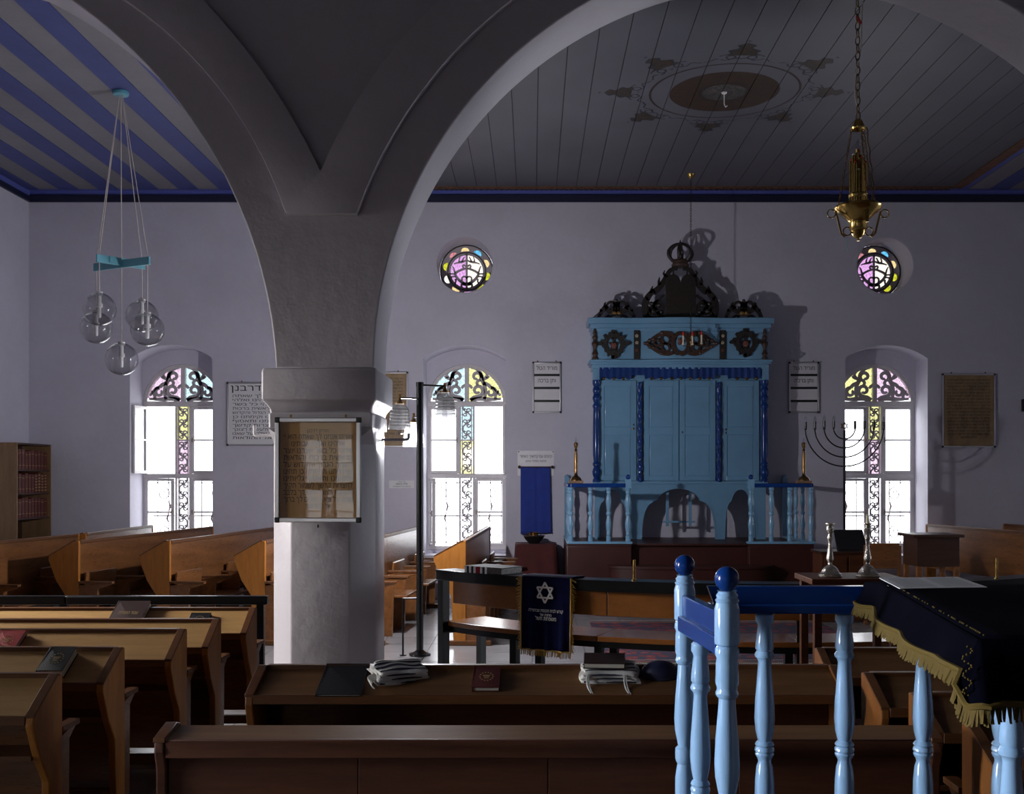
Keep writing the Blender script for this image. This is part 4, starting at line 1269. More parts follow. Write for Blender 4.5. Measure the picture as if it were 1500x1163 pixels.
# ================================================================== PEWS
def yprism(mb, poly, x0, x1):
    """(y,z) polygon extruded along x"""
    n = len(poly)
    vs = [(x0, p[0], p[1]) for p in poly]+[(x1, p[0], p[1]) for p in poly]
    fs = [tuple(reversed(range(n))), tuple(range(n, 2*n))]+[(i, (i+1) % n, n+(i+1) % n, n+i) for i in range(n)]
    return mb.add(vs, fs)
def make_pew(L, n, ht, dd, drop, arm, armz, mats, seat_down=(), bz=.38, seats=True):
    """back plane at y=0, sitter faces +y, book desk slopes down behind the back; length along x"""
    desk, wood_, endm, edge = mats
    r = empty('pew')
    t = .035
    prof = [(.025, 0), (.025, ht), (-.02, ht), (-dd, ht-drop), (-dd-.005, ht-drop-.04), (-dd*.75, ht*.62), (-dd*.42, ht*.48), (-dd*.33, 0)]
    armp = [(.02, 0), (.02+arm*.55, 0), (.02+arm*.6, armz-.06), (.02+arm, armz-.02), (.02+arm, armz), (.02, armz-.03)]
    for x0, x1 in ((0, t), (L-t, L)):
        e = build('end_panel', yprism(MB(), prof, x0, x1), endm, r, bevel=.006)
        build('end_edge', yprism(MB(), [(.0, ht+.004), (-.022, ht+.006), (-dd-.002, ht-drop+.006), (-dd-.002, ht-drop-.006), (-.022, ht-.006), (0, ht-.008)], x0-.002, x1+.002), edge, e, bevel=.002, seg=1)
    m = (ht-(ht-drop))/(dd-.02)
    yprof = [(-.005, ht-.012), (-dd+.012, ht-drop+.002), (-dd+.012, ht-drop-.018), (-.005, ht-.032)]
    build('desk_top', yprism(MB(), yprof, t, L-t), desk, r, bevel=.003, seg=1)
    build('desk_lip', yprism(MB(), [(-dd+.012, ht-drop-.035), (-dd+.012, ht-drop+.004), (-dd-.004, ht-drop+.004), (-dd-.004, ht-drop-.035)], t, L-t), edge, r, bevel=.002, seg=1)
    build('book_shelf', yprism(MB(), [(-.003, ht-.30), (-dd*.8, ht-.30), (-dd*.8, ht-.32), (-.003, ht-.32)], t, L-t), edge, r, smooth=False)
    build('backrest', yprism(MB(), [(-.002, bz), (.018, bz), (.018, ht-.01), (-.002, ht-.01)], t, L-t), wood_, r, bevel=.003, seg=1)
    build('top_rail', yprism(MB(), [(-.012, ht-.03), (.03, ht-.03), (.03, ht+.004), (-.012, ht+.004)], t, L-t), edge, r, bevel=.004, seg=1)
    pitch = (L-t)/n
    for k in range(n+1 if seats else 0):
        x = k*pitch
        x = min(max(x, 0), L-.028)
        d = build('arm_panel', yprism(MB(), armp, x, x+.028), wood_, r, bevel=.004, seg=1)
        build('arm_rest', MB().box(x-.012, x+.04, .02, .02+arm+.02, armz-.012, armz+.012), edge, d, bevel=.005)
    for k in range(n if seats else 0):
        x0, x1 = k*pitch+.035, (k+1)*pitch-.008
        if k in seat_down:
            build('seat', MB().box(x0, x1, .03, .03+arm*.95, .40, .425), wood_, r, bevel=.004)
        else:
            build('seat', yprism(MB(), [(.035, .42), (.06, .42), (.085, .42+arm*.62+.08), (.065, .42+arm*.62+.09)], x0, x1), wood_, r, bevel=.004)
    for x in (0.0, L-t):
        build('foot', MB().box(x-.01, x+t+.01, -dd*.8, arm*.8, 0, .05), edge, r, bevel=.01)
    build('foot_rail', MB().box(t, L-t, -dd*.34, -dd*.34+.05, .10, .15), edge, r, bevel=.006)
    return r
def place_pew(r, a, b, label, group):
    """a: world point of local origin, b: where the far end of the local x axis points"""
    r.location = (a[0], a[1], 0); r.rotation_euler = (0, 0, math.atan2(b[1]-a[1], b[0]-a[0]))
    tag(r, label, 'pew', group)
HI = ('desk_laminate', 'pew_wood', 'pew_end_wood', 'pew_edge_wood')
high = make_pew(3.10, 5, 1.03, .29, .15, .34, .62, HI, seat_down=(1, 3))
rowsA = [((-4.09, 13.5), (-4.50, 10.4), 'high-backed wooden pew under the left window, second row from the side wall'),
         ((-3.21, 13.5), (-3.60, 10.4), 'high-backed wooden pew in the middle of the left side rows'),
         ((-2.33, 13.5), (-2.66, 10.4), 'high-backed wooden pew with bright orange end panel beside the pillar'),
         ((-1.45, 13.5), (-1.72, 10.4), 'high-backed wooden pew just right of the pillar, its back gleaming with window light'),
         ((-0.56, 13.5), (-0.68, 10.4), 'front high-backed pew below the middle window with orange end panel')]
for i, (a, b, lab) in enumerate(rowsA):
    o = high if i == 0 else copy_tree(high)
    place_pew(o, a, b, lab, 'high-backed pews in the left side rows')
short = make_pew(2.05, 3, 1.03, .29, .15, .34, .62, HI, seat_down=(0,))
place_pew(short, (-5.00, 13.9), (-5.03, 11.85), 'short pew by the left wall beside the bookcase, under the window', 'high-backed pews in the left side rows')
sh2 = make_pew(2.45, 3, 1.03, .29, .15, .34, .62, HI, seat_down=(1,))
place_pew(sh2, (-5.05, 11.75), (-5.38, 9.32), 'pew at the far left edge in front of the red books', 'high-backed pews in the left side rows')
for a, b, lab in (((5.95, 11.15), (5.28, 14.2), 'polished high-backed pew on the right, window light on its back'),
                  ((6.95, 11.2), (6.35, 14.25), 'second high-backed pew on the right, behind the polished one')):
    o = make_pew(3.10, 5, 1.03, .29, .15, .34, .62, HI, bz=.45, seats=False)
    place_pew(o, a, b, lab, 'high-backed pews on the right')

# low desks of the left block (people face the ark)
low = make_pew(3.6, 6, .82, .235, .13, .15, .58, HI, bz=.17)
LEFT = [(6.75, -1.763, 'farthest low tan desk pew of the left block, large brown volume on it'),
        (6.21, -1.833, 'second low tan desk pew of the left block, with nothing on its top'),
        (5.80, -1.90, 'middle low tan desk pew of the left block carrying the red book'),
        (5.17, -2.00, 'low tan desk pew of the left block with the thick black prayer book'),
        (4.48, -2.00, 'nearest dark desk pew in the lower left corner')]
for i, (y, x, lab) in enumerate(LEFT):
    o = low if i == 0 else copy_tree(low)
    o.location = (x-3.6, y, 0); tag(o, lab, 'pew', 'low desk pews of the left block')
# brown desks of the middle and right blocks
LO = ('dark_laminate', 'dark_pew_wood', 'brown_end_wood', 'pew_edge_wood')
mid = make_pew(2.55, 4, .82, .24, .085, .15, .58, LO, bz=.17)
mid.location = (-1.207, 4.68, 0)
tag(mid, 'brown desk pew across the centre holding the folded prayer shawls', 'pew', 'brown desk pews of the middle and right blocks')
def ledge_pew(L):
    r = empty('pew'); ht = .82; t = .035
    prof = [(.03, 0), (.03, ht), (-.02, ht+.006), (-.135, ht-.02), (-.14, ht-.06), (-.12, ht-.12), (-.115, 0)]
    for x0, x1 in ((0, t), (L-t, L)):
        e = build('end_panel', yprism(MB(), prof, x0, x1), 'dark_pew_wood', r, bevel=.006)
        build('end_edge', yprism(MB(), [(.0, ht+.004), (-.02, ht+.012), (-.138, ht-.014), (-.138, ht-.03), (0, ht-.01)], x0-.002, x1+.002), 'pew_edge_wood', e, bevel=.002, seg=1)
    build('ledge_top', yprism(MB(), [(.02, ht-.008), (-.12, ht-.022), (-.12, ht-.042), (.02, ht-.028)], t, L-t), 'dark_laminate', r, bevel=.003, seg=1)
    build('ledge_lip', yprism(MB(), [(-.118, ht-.085), (-.118, ht-.02), (-.135, ht-.02), (-.135, ht-.08)], t, L-t), 'dark_pew_wood', r, bevel=.004)
    n = 4; w = (L-2*t)/n
    for k in range(n):
        build('back_panel', MB().box(t+k*w+.001, t+(k+1)*w-.001, -.105, -.085, .08, ht-.05), 'dark_pew_wood', r, bevel=.002, seg=1)
    build('backrest', MB().box(t, L-t, -.002, .018, .38, ht-.03), 'dark_pew_wood', r, smooth=False)
    for k in range(n+1):
        x = min(t+k*w, L-.03)
        d = build('arm_panel', yprism(MB(), [(.02, 0), (.10, 0), (.11, .52), (.17, .56), (.17, .58), (.02, .55)], x-.014, x+.014), 'dark_pew_wood', r, bevel=.004)
        build('arm_rest', MB().box(x-.025, x+.025, .02, .19, .568, .592), 'pew_edge_wood', d, bevel=.005)
    for k in range(n):
        build('seat', yprism(MB(), [(.035, .42), (.06, .42), (.085, .60), (.065, .61)], t+k*w+.03, t+(k+1)*w-.03), 'dark_pew_wood', r, bevel=.004)
    return r
led = ledge_pew(2.56); led.location = (-1.229, 3.57, 0)
tag(led, 'nearest brown pew across the front with a narrow ledge and panelled back', 'pew', 'brown desk pews of the middle and right blocks')
RIGHT = [(5.15, 1.378, 'farthest brown desk pew right of the centre, behind the blue balusters'),
         (4.50, 1.404, 'second brown desk pew of the right block with orange lit end'),
         (4.08, 1.457, 'third brown desk pew of the right block under the draped velvet'),
         (3.60, 1.469, 'nearest brown desk pew of the right block below the velvet corner')]
rp = make_pew(3.0, 5, .82, .24, .10, .12, .58, LO, bz=.17)
for i, (y, x, lab) in enumerate(RIGHT):
    o = rp if i == 0 else copy_tree(rp)
    o.location = (x, y, 0); tag(o, lab, 'pew', 'brown desk pews of the middle and right blocks')

# black pipe rail behind the left block
br = thing('metal_rail', 'long black metal rail behind the left block of desks', 'rail', (-3.1, 7.32, 0))
build('top_bar', MB().box(-1.75, -.12, -.03, .03, .775, .835).box(-.115, 1.27, -.03, .03, .775, .835), 'black_metal', br, bevel=.008)
for x in (-1.7, -.14, 1.22):
    build('post', MB().box(x-.025, x+.025, -.025, .025, 0, .775), 'black_metal', br, bevel=.005)
    build('foot_plate', MB().box(x-.05, x+.05, -.05, .05, 0, .012), 'black_metal', br, smooth=False)

# ================================================================== CURVED BENCH
BCX, BCY, BR, BA = 1.95, 11.34, 3.68, math.radians(47.7)
bench = thing('curved_bench', 'long curved wooden bench on a black metal frame, bowing towards the pews', 'bench', (BCX, BCY-BR, 0))
BL = (BCX, BCY-BR, 0)
def arcbar(r0, r1, z0, z1, a0=-BA, a1=BA, n=48):
    mb = MB(); vs = []; fs = []
    for i in range(n+1):
        a = a0+(a1-a0)*i/n
        for r, z in ((r0, z0), (r1, z0), (r1, z1), (r0, z1)):
            vs.append((BCX+r*math.sin(a), BCY-r*math.cos(a), z))
    for i in range(n):
        for j in range(4): fs.append((4*i+j, 4*i+(j+1) % 4, 4*i+4+(j+1) % 4, 4*i+4+j))
    fs += [(3, 2, 1, 0), (4*n, 4*n+1, 4*n+2, 4*n+3)]
    return mb.add(vs, fs)
def bp(phi, r): return (BCX+r*math.sin(phi), BCY-r*math.cos(phi))
build('top_rail', arcbar(BR-.05, BR+.05, .80, .88), 'black_metal', bench, loc=BL, bevel=.008)
build('rail_ledge', arcbar(BR-.16, BR+.05, .868, .885), 'black_metal', bench, loc=BL, bevel=.003)
for k in range(4):
    a0 = -BA+.045+k*(2*BA-.06)/4
    build('back_panel', arcbar(BR-.022, BR, .615, .815, a0, a0+(2*BA-.06)/4-.002, 14), 'bench_wood', bench, loc=BL, bevel=.004)
    build('seat_board', arcbar(BR-.46, BR-.02, .415, .455, -BA+.01+k*(2*BA-.02)/4, -BA+.01+(k+1)*(2*BA-.02)/4-.001, 14), 'bench_wood', bench, loc=BL, bevel=.006)
build('seat_frame', arcbar(BR-.08, BR-.03, .37, .414), 'black_metal', bench, loc=BL)
for k in range(9):
    a = -BA+.012+(2*BA-.024)*k/8
    full = k in (0, 8)
    x, y = bp(a, BR); M = rotz(a, (x, y, 0))
    mb = MB().box(-.035, .035, -.035, .035, 0, .80 if full else .40, M) if full else MB().box(-.03, .03, .03, .09, 0, .37, M)
    mb.box(-.03, .03, .0 if full else .04, .40, .355, .40, M)
    mb.box(-.03, .03, .38, .44, 0, .40, M)
    build('leg_frame', mb, 'black_metal', bench, loc=BL, smooth=False)
for a in (-math.radians(29.6), math.radians(29.6), 0.0):
    x, y = bp(a, BR-.035); M = rotz(a, (x, y, 0))
    build('rail_post', MB().box(-.03, .03, -.012, .012, .37, .81, M), 'black_metal', bench, loc=BL, smooth=False)
for px, Y, lab in ((930, 7.76, 'thin brass candle tube standing on the bench rail beside the blue cloth'), (1463, 8.02, 'thin brass candle tube standing on the right side of the bench rail')):
    x = PX(px, Y); a = math.asin((x-BCX)/BR); x, y = bp(a, BR-.02)
    t_ = thing('candle_tube', lab, 'candle holder', (x, y, .885), group='brass candle tubes on the bench')
    build('tube', MB().lathe([(.011, 0), (.011, .155), (.008, .156), (.008, .14)], 12), 'brass', t_)
    build('foot', MB().lathe([(.02, 0), (.02, .006), (.012, .010)], 12), 'brass', t_)
# thick prayer volume with banded spine lying on the rail
def thick_book():
    a = math.asin((PX(713, 8.3)-BCX)/BR); x, y = bp(a, BR-.07)
    r = thing('thick_book', 'thick closed volume with red and white banded spine lying on the bench rail', 'book', (x, y, .886), a)
    w, d, h = .40, .26, .055
    build('pages', MB().box(-w/2+.006, w/2-.006, -d/2+.012, d/2-.006, .005, h-.005), 'marbled_page', r, smooth=False)
    build('cover', MB().box(-w/2, w/2, -d/2, d/2, 0, .006).box(-w/2, w/2, -d/2, d/2, h-.006, h), 'black_leather', r, smooth=False)
    for k in range(10):
        m = ('white_paper', 'black_leather', 'white_paper', 'brown_leather', 'white_paper', 'red_leather', 'red_leather', 'white_paper', 'black_leather', 'white_paper')[k]
        build('spine_band', MB().box(-w/2+.01+k*.024, -w/2+.032+k*.024, -d/2-.006, -d/2+.012, .002, h-.002), m, r, smooth=False)
    build('page_block_side', MB().box(-w/2+.26, w/2-.004, -d/2-.001, -d/2+.01, .006, h-.006), 'marbled_page', r, smooth=False)
thick_book()
# blue velvet cover with star hanging over the bench back
def blue_cover():
    a = math.asin((PX(806, 8.14)-BCX)/BR); x, y = bp(a, BR+.05)
    r = thing('velvet_cover', 'dark blue velvet cover with white star and gold fringe hung over the bench', 'cloth', (x, y, .89), a)
    W, H = .44, .56; n, m = 28, 30
    prof = [(.20, -.12), (.20, .004), (.10, .008), (.0, .006), (-.012, -.01)]+[(-.016-.01*i/20, -.01-(H-.01)*i/20) for i in range(1, 21)]
    vs = []; fs = []
    for j, (yy, zz) in enumerate(prof):
        for i in range(n+1):
            u = i/n-.5
            f = max(0, (j-5)/20)
            vs.append((u*W*(1-.015*f), yy-.014*f*math.sin(u*22+.7)-.006*f*math.sin(u*41), zz))
    for j in range(len(prof)-1):
        for i in range(n): q = j*(n+1)+i; fs.append((q, q+1, q+n+2, q+n+1))
    mb = MB().add(vs, fs)
    c = build('cloth', mb, 'navy_velvet', r, angle=3.0)
    so = c.modifiers.new('thickness', 'SOLIDIFY'); so.thickness = .004; so.offset = 0
    # star of two interlaced triangles
    for k in range(2):
        s = MB(); R = .078
        pts = [(R*math.sin(2*PI*i/3+k*PI), -.115+R*math.cos(2*PI*i/3+k*PI)) for i in range(4)]
        for i in range(3): s.ribbon([pts[i], pts[i+1]], .013, -.037-.002*k, -.032)
        build('star_triangle', s, 'silver_thread', c, smooth=False)
    for s, z, h, w in (('קודש לבית הכנסת שבתפילה', -.262, .021, .30), ('מתנה של', -.293, .018, .10), ('משפחת תשל', -.325, .026, .18)):
        t_ = text_mb(s, .01, z, h, width=w)
        t_.v = [(v[0], -.043, v[2]) for v in t_.v]
        build('lettering', t_, 'silver_thread', c, smooth=False)
    fr = MB()
    for i in range(120):
        u = -.5+i/119; xx = u*W*.985
        y0 = -.026-.014*math.sin(u*22+.7)-.006*math.sin(u*41)
        l = random.uniform(.035, .05)
        fr.tube([(xx, y0, -H+.004), (xx+random.uniform(-.006, .006), y0-.004, -H-l)], .0022, 3)
    for s in (-1, 1):
        for i in range(90):
            z = .0-.555*i/89; l = random.uniform(.012, .03)*(1.5 if i < 30 else 1)
            fr.tube([(s*W*.495, -.018, z), (s*(W*.5+l), -.02+random.uniform(-.012, .008), z-random.uniform(.005, .03))], .002, 3)
    fo = build('fringe', fr, 'gold_fringe', r, smooth=False); fo['kind'] = 'stuff'
    build('braid', MB().tube([(-W*.49, -.02, .0), (-W*.492, -.026, -.28), (-W*.487, -.03, -H+.004)], .006, 6).tube([(W*.49, -.02, .0), (W*.492, -.026, -.28), (W*.487, -.03, -H+.004)], .006, 6).tube([(W*(i/20-.5)*.98, -.028-.014*math.sin((i/20-.5)*22+.7)-.006*math.sin((i/20-.5)*41), -H+.004) for i in range(21)], .005, 6), 'gold_fringe', r)
blue_cover()
# rug
rug = tag(build('rug', MB().box(-1.3, 1.3, -1.35, 1.35, 0.0, .012), 'rug_pile', smooth=False), 'red patterned oriental rug on the stone floor beyond the bench', 'rug')
rug.location = (1.95, 10.75, .001)
rf = MB()
for i in range(150):
    x = -1.29+2.58*i/149
    for s in (-1, 1): rf.box(x-.004, x+.004, s*1.35, s*1.42, .001, .006)
o = build('rug_fringe', rf, 'tallit_wool', rug, smooth=False); o['kind'] = 'stuff'

# ================================================================== SIGNS AND FRAMED TEXTS
def snap_frame(name, label, x0, x1, z0, z1, y, sheet, cat='sign', group=None, fw=.022):
    """aluminium poster frame with black corner caps, facing -Y; local origin at its lower middle"""
    loc = ((x0+x1)/2, y, z0); w, h = x1-x0, z1-z0
    r = thing(name, label, cat, loc, group=group)
    build('back_board', MB().box(-w/2+.004, w/2-.004, -.012, 0, .004, h-.004), 'black_plastic', r, smooth=False)
    build('sheet', MB().box(-w/2+fw*.8, w/2-fw*.8, -.016, -.012, fw*.8, h-fw*.8), sheet, r, smooth=False)
    for s in (-1, 1):
        build('side_rail', MB().box(s*(w/2-fw), s*w/2, -.03, 0, fw*.9, h-fw*.9), 'aluminium', r, bevel=.006)
    build('top_rail', MB().box(-w/2+fw*.9, w/2-fw*.9, -.03, 0, h-fw, h), 'aluminium', r, bevel=.006)
    build('bottom_rail', MB().box(-w/2+fw*.9, w/2-fw*.9, -.03, 0, 0, fw), 'aluminium', r, bevel=.006)
    for sx in (-1, 1):
        for a, b in ((0, fw*1.15), (h-fw*1.15, h)):
            build('corner_cap', MB().box(sx*(w/2-fw*1.1), sx*(w/2+.003), -.034, .0, a-.003 if a == 0 else a, b if a == 0 else b+.003), 'black_plastic', r, bevel=.008)
    for s in (-1, 1):
        build('hanging_lug', MB().cbox((s*w*.32, -.006, h+.012), (.014, .008, .024)), 'aged_brass', r, smooth=False)
    return r, w, h
def letter(root, s, x, z, h, width=None, y=-.018, mat='ink', align='C'):
    m = text_mb(s, x, z, h, width, align)
    if not m.v: return
    m.v = [(v[0], y, v[2]) for v in m.v]
    o = build('lettering', m, mat, root, smooth=False)
    o['kind'] = 'stuff'
    return o
YW = D-.002
def wx(px): return PX(px, D)
def wz(py): return PZ(py, D)
# slotted boards with season prayers
for pa, pb, lab in ((780, 822, 'white slotted prayer board on the wall left of the ark'), (1155, 1199, 'white slotted prayer board on the wall right of the ark')):
    r, w, h = snap_frame('prayer_board', lab, wx(pa), wx(pb), wz(605), wz(530.5), YW, 'white_enamel', group='slotted prayer boards')
    for k in (1, 2, 3):
        build('black_slot', MB().box(-w/2+.022, w/2-.022, -.022, -.012, h*(1-.255*k)-.016, h*(1-.255*k)+.016), 'black_plastic', r, smooth=False)
    letter(r, 'מוריד הטל', 0, h*.845, .050, w*.72)
    letter(r, 'ותן ברכה', 0, h*.60, .050, w*.62)
MODIM = ['מודים אנחנו לך שאתה הוא יי', 'אלהינו ואלהי אבותינו', 'אלהי כל בשר יוצרנו יוצר', 'בראשית ברכות והודאות', 'לשמך הגדול והקדוש על', 'שהחייתנו וקיימתנו כן תחינו', 'ותקימנו ותאסוף גליותינו', 'לחצרות קדשך לשמור חקיך', 'ולעשות רצונך ולעבדך בלבב', 'שלם על שאנו מודים לך ברוך', 'אל ההודאות']
# white text board on the back wall, half hidden by the pillar
r, w, h = snap_frame('text_board', 'white framed prayer text on the back wall beside the pillar', wx(333), wx(452), wz(653), wz(560), YW, 'white_paper', cat='sign')
letter(r, 'מודים דרבנן', -.06, h*.865, .075, w*.80)
for i, s in enumerate(['מודים אנחנו לך שאתה', 'הוא יהוה אלהינו ואלהי', 'אבותינו אלהי כל בשר', 'יוצרנו יוצר בראשית ברכות', 'והודאות לשמך הגדול והקדוש', 'על שהחייתנו וקימתנו כן', 'תחינו ותקימנו ותאסוף', 'גליותינו לחצרות קדשך', 'לשמור חקיך ולעשות רצונך', 'ולעבדך בלבב שלם על שאנו', 'מודים לך אל ההודאות']):
    letter(r, s, 0, h*(.765-.066*i), .036, w*.86)
BRICH = ['ויהי בנסע הארון ויאמר משה קומה יי ויפוצו אויביך', 'וינוסו משנאיך מפניך כי מציון תצא תורה ודבר יי', 'מירושלים ברוך שנתן תורה לעמו ישראל בקדושתו', 'בריך שמה דמרא עלמא בריך כתרך ואתרך יהא', 'רעותך עם עמך ישראל לעלם ופורקן ימינך אחזי', 'לעמך בבית מקדשך ולאמטויי לנא מטוב נהורך', 'ולקבל צלותנא ברחמין יהא רעוא קדמך דתוריך לן', 'חיין בטיבותא ולהוי אנא פקידא בגו צדיקיא למרחם', 'עלי ולמנטר יתי וית כל די לי ודי לעמך ישראל אנת', 'הוא זן לכלא ומפרנס לכלא אנת הוא שליט על כלא', 'אנת הוא דשליט על מלכיא ומלכותא דילך היא אנא', 'עבדא דקודשא בריך הוא דסגידנא קמה ומקמא דיקר', 'אוריתה בכל עדן ועדן לא על אנש רחיצנא ולא על', 'בר אלהין סמיכנא אלא באלהא דשמיא דהוא אלהא', 'קשוט ואוריתה קשוט ונביאוהי קשוט ומסגא למעבד', 'טבון וקשוט בה אנא רחיץ ולשמה קדישא יקירא אנא', 'אמר תשבחן יהא רעוא קדמך דתפתח לבאי באוריתא', 'ותשלים משאלין דלבאי ולבא דכל עמך ישראל לטב', 'ולחיין ולשלם אמן']
def brown_board(label, pa, pb, ya, yb, lines):
    r, w, h = snap_frame('text_board', label, wx(pa), wx(pb), wz(yb), wz(ya), YW, 'brown_paper', group='brown framed prayer texts')
    n = len(lines)
    for i, s in enumerate(lines):
        letter(r, s, 0, h*(.90-.043*i), .026, w*.80 if i < n-1 else w*.3)
    return r
brown_board('brown framed prayer text on the wall right of the right window', 1379, 1457, 547.5, 655.5, BRICH)
brown_board('brown framed prayer text half hidden behind the pillar and lamp post', 516, 598, 545, 655, BRICH)
# small name plaque
pq = thing('wall_plaque', 'tiny cream paper plaque on the wall below the brown text', 'plaque', ((wx(570)+wx(607))/2, YW, wz(715)))
build('card', MB().box(-.173, .173, -.004, 0, 0, .105), 'white_paper', pq, smooth=False)
letter(pq, 'אליהו קרשאת', 0, .045, .026, .16, -.006); letter(pq, 'לזכר נשמת', 0, .082, .012, .10, -.006); letter(pq, 'תרומת בני המשפחה', 0, .016, .014, .24, -.006)
# dark item at the right edge of the wall
sw = thing('wall_switch', 'small dark switch box on the back wall at the right edge', 'switch', (wx(1499.5), YW, wz(603)))
build('box', MB().box(-.035, .035, -.05, 0, 0, .17), 'black_plastic', sw, bevel=.006)
build('cover', MB().box(-.028, .028, -.056, -.05, .01, .16), 'black_plastic', sw, bevel=.003)
# sign of the priests with towel rail
sg = thing('enamel_sign', 'white sign with two lines of writing above the blue towel', 'sign', ((wx(758)+wx(812))/2, YW, wz(697)))
build('sign_plate', MB().box(-.252, .252, -.008, 0, 0, .345), 'white_enamel', sg, bevel=.003)
letter(sg, 'כהנים עם קדושיך כאמור', 0, .25, .036, .44, -.010); letter(sg, 'מתנת סוחרי עיננו', .0, .19, .026, .28, -.010)
for s in (-1, 1): build('screw', MB().sphere((s*.235, -.009, .33), .008, 8, 6), 'aged_brass', sg)
tr_ = thing('towel_rail', 'short wooden towel rail with dark knobs below the white sign', 'rail', ((wx(762)+wx(808))/2, YW, wz(688)))
build('rod', MB().tube([(-.215, -.055, .035), (.215, -.055, .035)], .010, 8), 'dark_wood', tr_)
for s in (-1, 1):
    build('knob', MB().sphere((s*.225, -.055, .035), .022, 10, 8), 'dark_wood', tr_)
    build('bracket', MB().box(s*.205-.008, s*.205+.008, -.05, -.006, .028, .042), 'dark_wood', tr_, smooth=False)
tw = thing('hand_towel', 'long plain blue towel hanging over the rail under the white sign', 'towel', ((wx(762)+wx(806))/2, YW-.055, wz(781)))
W, H = .40, PZ(685, D)-PZ(780, D); vs = []; fs = []; n = 24
prof = [(.014, H-.35), (.014, H-.01), (.006, H+.008), (-.006, H+.008), (-.014, H-.005)]+[(-.016, H-.005-(H-.005)*i/16) for i in range(1, 17)]
for j, (yy, zz) in enumerate(prof):
    f = min(1, max(0, (j-4)/16))
    for i in range(n+1):
        u = i/n-.5
        vs.append((u*W*(1+.04*f)+.01*f, yy-.03*math.exp(-((u-.06)/.07)**2)*-1*(.3+.7*f)-.008*math.sin(u*13)*f, zz+.02*u*f))
for j in range(len(prof)-1):
    for i in range(n): q = j*(n+1)+i; fs.append((q, q+1, q+n+2, q+n+1))
o = build('cloth', MB().add(vs, fs), 'blue_cotton', tw, angle=3)
m = o.modifiers.new('thickness', 'SOLIDIFY'); m.thickness = .006
build('hem', MB().tube([(v[0], v[1]-.004, v[2]+.012) for v in vs[-(n+1):]], .006, 6), 'blue_cotton', tw)
# washing stand with red cloth and bowl
SY = 14.12
ws = thing('side_table', 'small table under a dark red cloth below the blue towel', 'table', (PX(785, SY), SY, 0))
zt = PZ(796, SY)
build('table_top', MB().box(-.27, .27, -.24, .24, zt-.035, zt-.008), 'dark_wood', ws, bevel=.004)
for sx in (-1, 1):
    for sy in (-1, 1): build('leg', MB().box(sx*.24-.02, sx*.24+.02, sy*.21-.02, sy*.21+.02, 0, zt-.03), 'dark_wood', ws, smooth=False)
vs = []; fs = []; n = 96
for j in range(9):
    f = j/8
    for i in range(n):
        a = 2*PI*i/n
        k = 1/max(abs(math.cos(a)), abs(math.sin(a)))
        fl = 1+f*(.16+.05*math.sin(a*11))
        vs.append((.275*min(k, 1.30)*math.cos(a)*fl, .245*min(k, 1.30)*math.sin(a)*fl, zt-f*(.62+.03*math.sin(a*4))))
for j in range(8):
    for i in range(n): fs.append((j*n+i, j*n+(i+1) % n, (j+1)*n+(i+1) % n, (j+1)*n+i))
fs.append(tuple(range(n-1, -1, -1)))
tc = tag(build('tablecloth', MB().add(vs, fs), 'red_cloth', None, angle=1.0), 'dark red cloth draped over the small table below the towel', 'tablecloth')
tc.location = (PX(785, SY), SY, .004)
bw = thing('wash_bowl', 'dark copper basin standing on the red-clothed table', 'bowl', (PX(782, SY), SY-.05, zt+.005))
build('basin', MB().lathe([(.07, 0), (.075, .012), (.11, .045), (.142, .095), (.150, .098), (.146, .104), (.10, .06), (.06, .02), (.001, .018)], 24), 'dark_iron', bw)
build('rim', MB().lathe([(.142, .094), (.155, .098), (.142, .104)], 24), 'aged_brass', bw)
jg = thing('wash_cup', 'two-handled copper washing cup sitting in the dark basin', 'cup', (PX(782, SY), SY-.05, zt+.027))
build('cup_body', MB().lathe([(.045, 0), (.06, .03), (.058, .10), (.066, .125), (.060, .125), (.052, .10), (.04, .01)], 18), 'aged_brass', jg)
for s in (-1, 1): build('handle', MB().tube(bez((s*.055, 0, .04), (s*.11, 0, .04), (s*.11, 0, .11), (s*.06, 0, .11), 8), .007, 6), 'aged_brass', jg)

# gilded prayer sheet on the pillar
PYP = 7.745
r, w, h = snap_frame('pillar_poster', 'gold prayer sheet in an aluminium frame on the pillar, reflecting a window', PX(403.5, PYP), PX(530, PYP), PZ(765, PYP), PZ(612, PYP), PYP, 'gold_paper', fw=.034)
letter(r, 'מודים דרבנן', 0, h*.86, .024, w*.26)
for i, s in enumerate(MODIM):
    ww = .80
    if i == 1: ww = .62
    if i == 10: ww = .28
    letter(r, s, 0, h*(.795-.0665*i), .036, w*ww)
build('glazing', MB().box(-w/2+.028, w/2-.028, -.022, -.020, .028, h-.028), 'poster_pane', r, smooth=False)
build('hook', MB().tube([(0, -.012, -.02), (0, -.02, -.03), (0, -.012, -.035)], .006, 6), 'dark_iron', r)
r.rotation_euler = (math.radians(-.42), 0, math.radians(-1.55))
r.location.y -= .006
